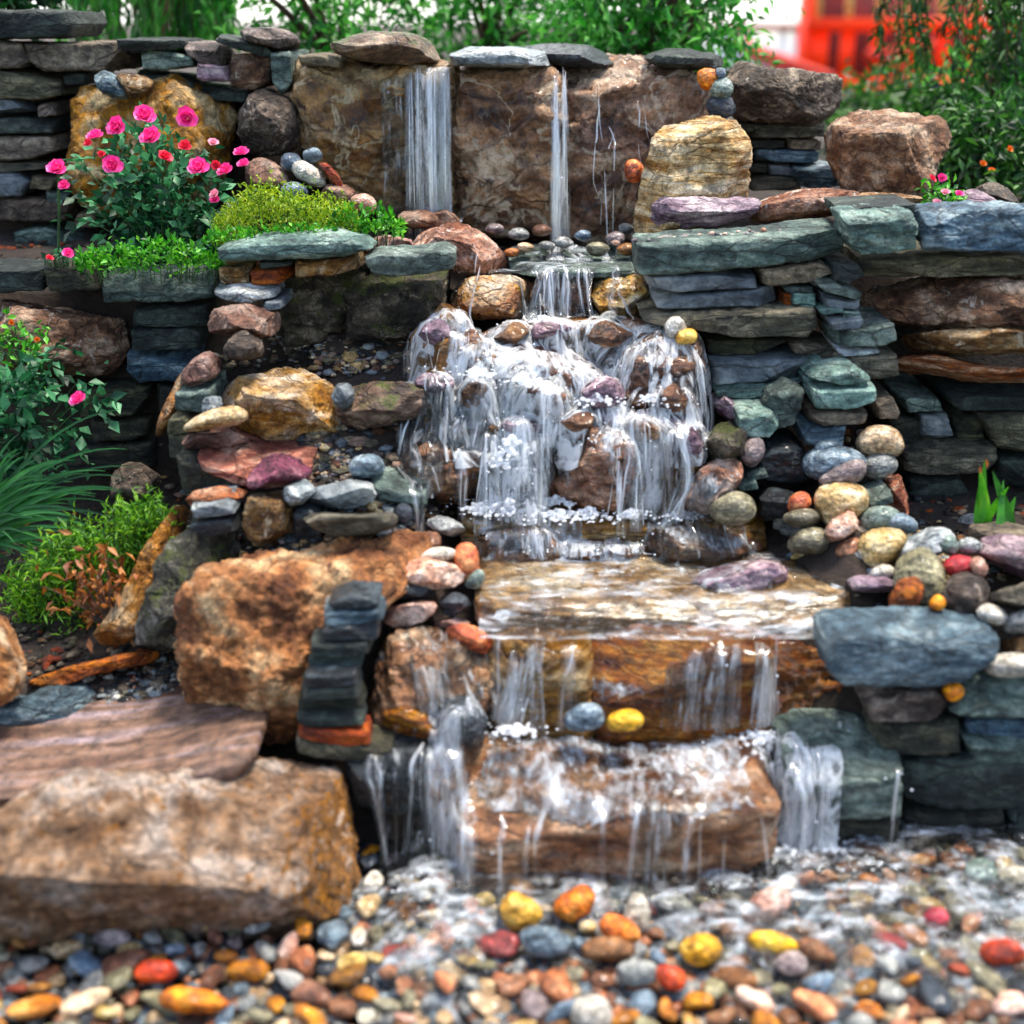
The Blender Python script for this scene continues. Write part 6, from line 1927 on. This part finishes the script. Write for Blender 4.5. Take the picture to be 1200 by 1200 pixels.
# pink flowers on the upper right terrace
b = at_y(1108, 248, 3.40)
k, C = clumps(26, 8, at_y(1108, 232, 3.4), (.05, .05, .05), .014, .5)
r2 = plant("small_rose", "small rose with pink blooms behind the rugged blue capstone", "rose bush", b, C, rl.uniform(.012, .024, len(C)), rl.normal(size=(len(C), 3)), "leaf_bright", .55, stems=arcs(b, k[::2], .2))
for i, (x, y, m) in enumerate([(1104, 209, "petal_pink"), (1092, 210, "petal_red"), (1108, 226, "petal_pale"), (1124, 228, "petal_pink"), (1098, 238, "petal_pale")]):
    flower(r2, at_y(x, y, 3.33), .013, m, i)
stone("grey_rock", "mauve", 'b', 3.5, .2, [(1120, 232), (1136, 222), (1160, 232), (1176, 246), (1130, 248)], "mauve-grey rock behind the rugged blue capstone, left one", "rock", GROUPS["UR"])
stone("grey_rock", "greybrown", 'b', 3.6, .25, [(1140, 226), (1165, 214), (1185, 228), (1196, 248), (1160, 248)], "grey-brown rock behind the rugged blue capstone, right one", "rock", GROUPS["UR"])

# ------------------------------------------------------------------ trees and shrubs behind the wall


def bush(name, label, cat, px, Y, rad, zc, nclump, per, ls, mat, cs=.09, group="shrubs behind the wall", trunk=True, lean=0.0):
    x = at_y(px, 100, Y)[0]
    g = float(ground_z(x, Y))
    b = np.array([x, Y, g])
    if zc > 10:                              # given as the height in the photo of the crown's middle
        zc = at_y(px, zc - 1000, Y)[2]
    c0 = np.array([x + lean, Y, zc])
    e = empty(name, b)
    tag(e, label, cat, group)
    k, C = clumps(nclump, per, c0, rad, cs, .45)
    ok = C[:, 2] > g + .02
    C = C[ok]
    D = rl.normal(size=(len(C), 3)) + (C - c0) * .6 + np.array([0, 0, -.35])
    V, F = leaf_mesh(C - b, rl.uniform(ls * .6, ls * 1.3, len(C)), D, .40)
    link_mesh("crown", V, F, MATS[mat], parent=e, smooth=False)
    if trunk:
        V, F = tube_mesh([s - b for s in arcs(b, k[::6], .25)], [np.linspace(.022, .006, 9) for _ in k[::6]], 6)
        STEM[e.name] = link_mesh("trunk", V, F, MATS["bark"], parent=e)
    return e


bush("broadleaf_shrub", "bright green leafy shrub above the left waterfall boulder", "shrub", 395, 5.2, (.42, .40, .50), 1000, 56, 44, .052, "leaf_shrub", cs=.065)
bush("broadleaf_shrub", "green leafy shrub above the pale capstone between the two falls", "shrub", 575, 5.6, (.48, .40, .50), 1000, 52, 44, .054, "leaf_shrub", cs=.065)
bush("broadleaf_shrub", "dense green shrub above the right waterfall boulder", "shrub", 770, 5.0, (.40, .40, .52), 1010, 110, 48, .048, "leaf_shrub", cs=.06)
bush("broadleaf_shrub", "darker shrub between the two leafy shrubs, further behind", "shrub", 680, 6.4, (.50, .4, .55), 1010, 46, 44, .055, "leaf_dark")
bush("broadleaf_shrub", "overhanging dark leaves at the top left corner", "shrub", 0, 4.7, (.26, .35, .16), 968, 60, 22, .06, "leaf_dark", cs=.05)
bush("low_shrub", "yellowish green shrub in front of the orange building", "shrub", 1045, 6.0, (.30, .4, .22), 1150, 110, 24, .06, "leaf_conifer", cs=.05)
bush("low_shrub", "wide green shrub at the right photo edge behind the rocks", "shrub", 1190, 5.4, (.34, .4, .42), 1170, 170, 26, .06, "leaf_shrub", cs=.05)
bush("low_shrub", "tall leafy shrub between the big pinkish-brown boulder and the conifer", "shrub", 1115, 5.0, (.20, .3, .20), 1170, 90, 24, .05, "leaf_conifer", cs=.05)
ob = bush("low_shrub", "shrub dotted with orange blooms behind the big pinkish-brown boulder", "shrub", 1160, 4.4, (.20, .2, .20), 1190, 110, 22, .045, "leaf_conifer", cs=.04)
for i, (x, y) in enumerate([(1183, 175), (1152, 192), (1162, 200)]):
    flower(ob, at_y(x, y, 4.16), .012, "petal_orange", i)

for bx, by, zc_, rr, lab in [(-2.15, 4.9, 1.75, .55, "round leafy shrub behind the far left end of the wall"), (-2.5, 3.9, .75, .5, "leafy shrub at the far left beyond the grass clump"), (2.1, 3.7, .75, .5, "leafy shrub at the far right beyond the wall"), (1.9, 2.9, .6, .35, "small leafy shrub at the right end of the low wall"), (2.6, 5.2, 1.6, .8, "large leafy shrub behind the right end of the terrace")]:
    q = np.array([bx, by, zc_])
    kk, Cc = clumps(80, 20, q, (rr, rr * .8, rr * .8), .07, .45)
    bb = np.array([bx, by, float(ground_z(bx, by))])
    plant("garden_shrub", lab, "shrub", bb, Cc, rl.uniform(.04, .08, len(Cc)), rl.normal(size=(len(Cc), 3)) + np.array([0, 0, -.3]), "leaf_shrub", .5, stems=arcs(bb, kk[::5], .25), stemmat="bark", srad=.012, group="shrubs behind the wall", foliage="crown")

# weeping conifer at upper right: hanging sprays
b = np.array([at_y(1185, 100, 5.0)[0], 5.1, 1.0])
e = tag(empty("weeping_conifer", b), "dark weeping conifer hanging down at the upper right", "tree")
C, D, S, st = [], [], [], []
for q in range(26):
    px = rl.choice([1064, 1128, 1150, 1168, 1190, 1215]) + rl.normal(0, 12)
    y0, y1 = rl.uniform(-160, -20), rl.uniform(30, 200) if px > 1100 else rl.uniform(30, 90)
    Yq = rl.uniform(4.7, 5.3)
    p0, p1 = at_y(px + rl.normal(0, 6), y0, Yq), at_y(px + rl.normal(0, 8), y1, Yq)
    u = np.linspace(0, 1, 60)[:, None]
    P = p0 * (1 - u) + p1 * u + np.stack([.02 * np.sin(u[:, 0] * 7 + q), .02 * np.cos(u[:, 0] * 6 + q), 0 * u[:, 0]], 1)
    st.append(P[::6])
    for p in P:
        for _ in range(2):
            C.append(p + rl.normal(0, .012, 3))
            D.append(rl.normal(0, .6, 3) + np.array([0, 0, -.8]))
            S.append(rl.uniform(.03, .06))
V, F = leaf_mesh(np.array(C) - b, np.array(S), np.array(D), .22)
link_mesh("crown", V, F, MATS["leaf_conifer"], parent=e, smooth=False)
trunk = np.array([b, b + [0, .1, .6], b + [-.05, .1, 1.2]])
V, F = tube_mesh([trunk - b] + [s - b for s in st] + [np.array([trunk[-1], s[0]]) - b for s in st], [np.array([.03, .025, .02])] + [.003] * (2 * len(st)))
link_mesh("trunk", V, F, MATS["bark"], parent=e)

# weeping tree at upper left: long hanging leaves against the white sky
b = np.array([at_y(170, 40, 5.6)[0], 5.7, 1.42])
e = tag(empty("weeping_tree", b), "weeping tree with long hanging green leaves above the left wall", "tree")
C, D, S, st = [], [], [], []
for q in range(84):
    px = rl.uniform(62, 270)
    if rl.random() < .4:
        px = rl.uniform(195, 270)
    Yq = rl.uniform(5.2, 6.1)
    y1 = rl.uniform(10, 52) if px < 200 else rl.uniform(20, 60)
    p0, p1 = at_y(px + rl.normal(0, 12), rl.uniform(-190, -60), Yq), at_y(px, y1, Yq)
    u = np.linspace(0, 1, 22)[:, None]
    P = p0 * (1 - u) + p1 * u
    st.append(P[::7])
    for p in P:
        C.append(p + rl.normal(0, .012, 3))
        D.append(rl.normal(0, .25, 3) + np.array([0, 0, -1]))
        S.append(rl.uniform(.06, .12))
V, F = leaf_mesh(np.array(C) - b, np.array(S), np.array(D), .20)
link_mesh("crown", V, F, MATS["leaf_shrub"], parent=e, smooth=False)
trunk = np.array([b, b + [.03, .1, .5], b + [0, .1, 1.0]])
V, F = tube_mesh([trunk - b] + [s - b for s in st] + [np.array([trunk[-1], s[0]]) - b for s in st], [np.array([.06, .05, .04])] + [.003] * (2 * len(st)))
link_mesh("trunk", V, F, MATS["bark"], parent=e)

# ------------------------------------------------------------------ building under construction, wrapped in orange, far behind
leafmat("orange_sheet", (240, 62, 8), (255, 84, 14), (255, 110, 30), .6, trans=.55)
plainmat("orange_dark", (120, 22, 8), .7, .3, 2)
plainmat("stud_wood", (252, 190, 104), .6, .15, 4)
plainmat("red_rail", (226, 52, 24), .5, .1, 4)
plainmat("white_wall", (226, 230, 230), .6, .03, 2)
YB = 24.0


def boxes_mesh(bs):
    V, F = [], []
    for (x0, x1, y0, y1, z0, z1) in bs:
        k = len(V)
        V += [(x, y, z) for z in (z0, z1) for (x, y) in ((x0, y0), (x1, y0), (x1, y1), (x0, y1))]
        F += [(k, k + 3, k + 2, k + 1), (k + 4, k + 5, k + 6, k + 7), (k, k + 1, k + 5, k + 4), (k + 1, k + 2, k + 6, k + 5), (k + 2, k + 3, k + 7, k + 6), (k + 3, k, k + 4, k + 7)]
    return V, F


def pz(py, Y=YB):
    return at_y(600, py, Y)[2]


def pxx(px, Y=YB, py=50):
    return at_y(px, py, Y)[0]


bx0, bx1 = pxx(950), pxx(1290)
e = tag(empty("unfinished_building", (bx0, YB, pz(130))), "bright orange timber-framed building under construction at the upper right", "building")
o0 = np.array(e.location)


def bpart(name, bs, mat, parent=e, o=None):
    V, F = boxes_mesh(bs)
    oo = o0 if o is None else o
    return link_mesh(name, np.array(V) - oo, F, MATS[mat], parent=parent, smooth=False)


zb = pz(150)
bpart("back_wall", [(bx0 * 1.24, bx1, YB + 6, YB + 6.2, zb, pz(-60))], "orange_dark")
bpart("floor_band", [(bx0 - .1, bx1, YB - .10, YB + .02, pz(37), pz(21))], "orange_sheet")
bpart("floor_band", [(bx0 - .1, bx1, YB - .10, YB + .02, zb, pz(90))], "orange_sheet")
bpart("floor_band", [(bx0 - .1, bx1, YB - .10, YB + .02, pz(-62), pz(-42))], "orange_sheet")
bpart("side_wall", [(bx0 - .05, bx0 + .05, YB + .024, YB + .9, zb, pz(-60))], "orange_sheet")
for i, px in enumerate(range(953, 1290, 36)):
    w = .10
    bpart("stud", [(pxx(px), pxx(px) + w, YB - .02, YB + .10, pz(21) + .004, pz(-42) - .004)], "stud_wood")
for px, w in [(950, .30), (984, .24), (1020, .20), (1058, .20), (1096, .24), (1134, .2), (1172, .2), (1210, .2), (1250, .2)]:
    bpart("post", [(pxx(px), pxx(px) + w, YB - .03, YB + .014, pz(90) + .004, pz(37) - .004)], "orange_sheet")
for (xa, ya, xb, yb) in [(1014, 66, 1095, 52), (1014, 62, 1088, 88)]:
    A, B = at_y(xa, ya, YB - .16), at_y(xb, yb, YB - .16)
    V, F = tube_mesh([np.array([A, B]) - o0], [.08], 4)
    link_mesh("brace", V, F, MATS["red_rail"], parent=e, smooth=False)
# stair rails down to the left, white house beyond
for (xa, ya, xb, yb) in [(862, 48, 975, 90), (870, 62, 950, 92)]:
    A, B = at_y(xa, ya, YB - .4), at_y(xb, yb, YB - .4)
    V, F = tube_mesh([np.array([A, B]) - o0], [.07], 4)
    link_mesh("stair_rail", V, F, MATS["red_rail"], parent=e, smooth=False)
YH = 34.0
h0 = np.array([at_y(870, 60, YH)[0], YH, at_y(600, 120, YH)[2]])
e2 = tag(empty("white_house", h0), "white house wall seen between the shrub and the orange building", "house")
bpart("wall", [(pxx(850, YH), pxx(955, YH), YH, YH + 4, h0[2], pz(36, YH))], "white_wall", e2, h0)
bpart("roof", [(pxx(845, YH), pxx(958, YH), YH - .2, YH + 4.2, pz(36, YH) + .003, pz(30, YH))], "orange_dark", e2, h0)
for px in (914, 929):
    bpart("wall_post", [(pxx(px, YH), pxx(px, YH) + .12, YH - .12, YH - .003, h0[2], pz(36, YH) - .003)], "blue_post" if "blue_post" in MATS else "white_wall", e2, h0)
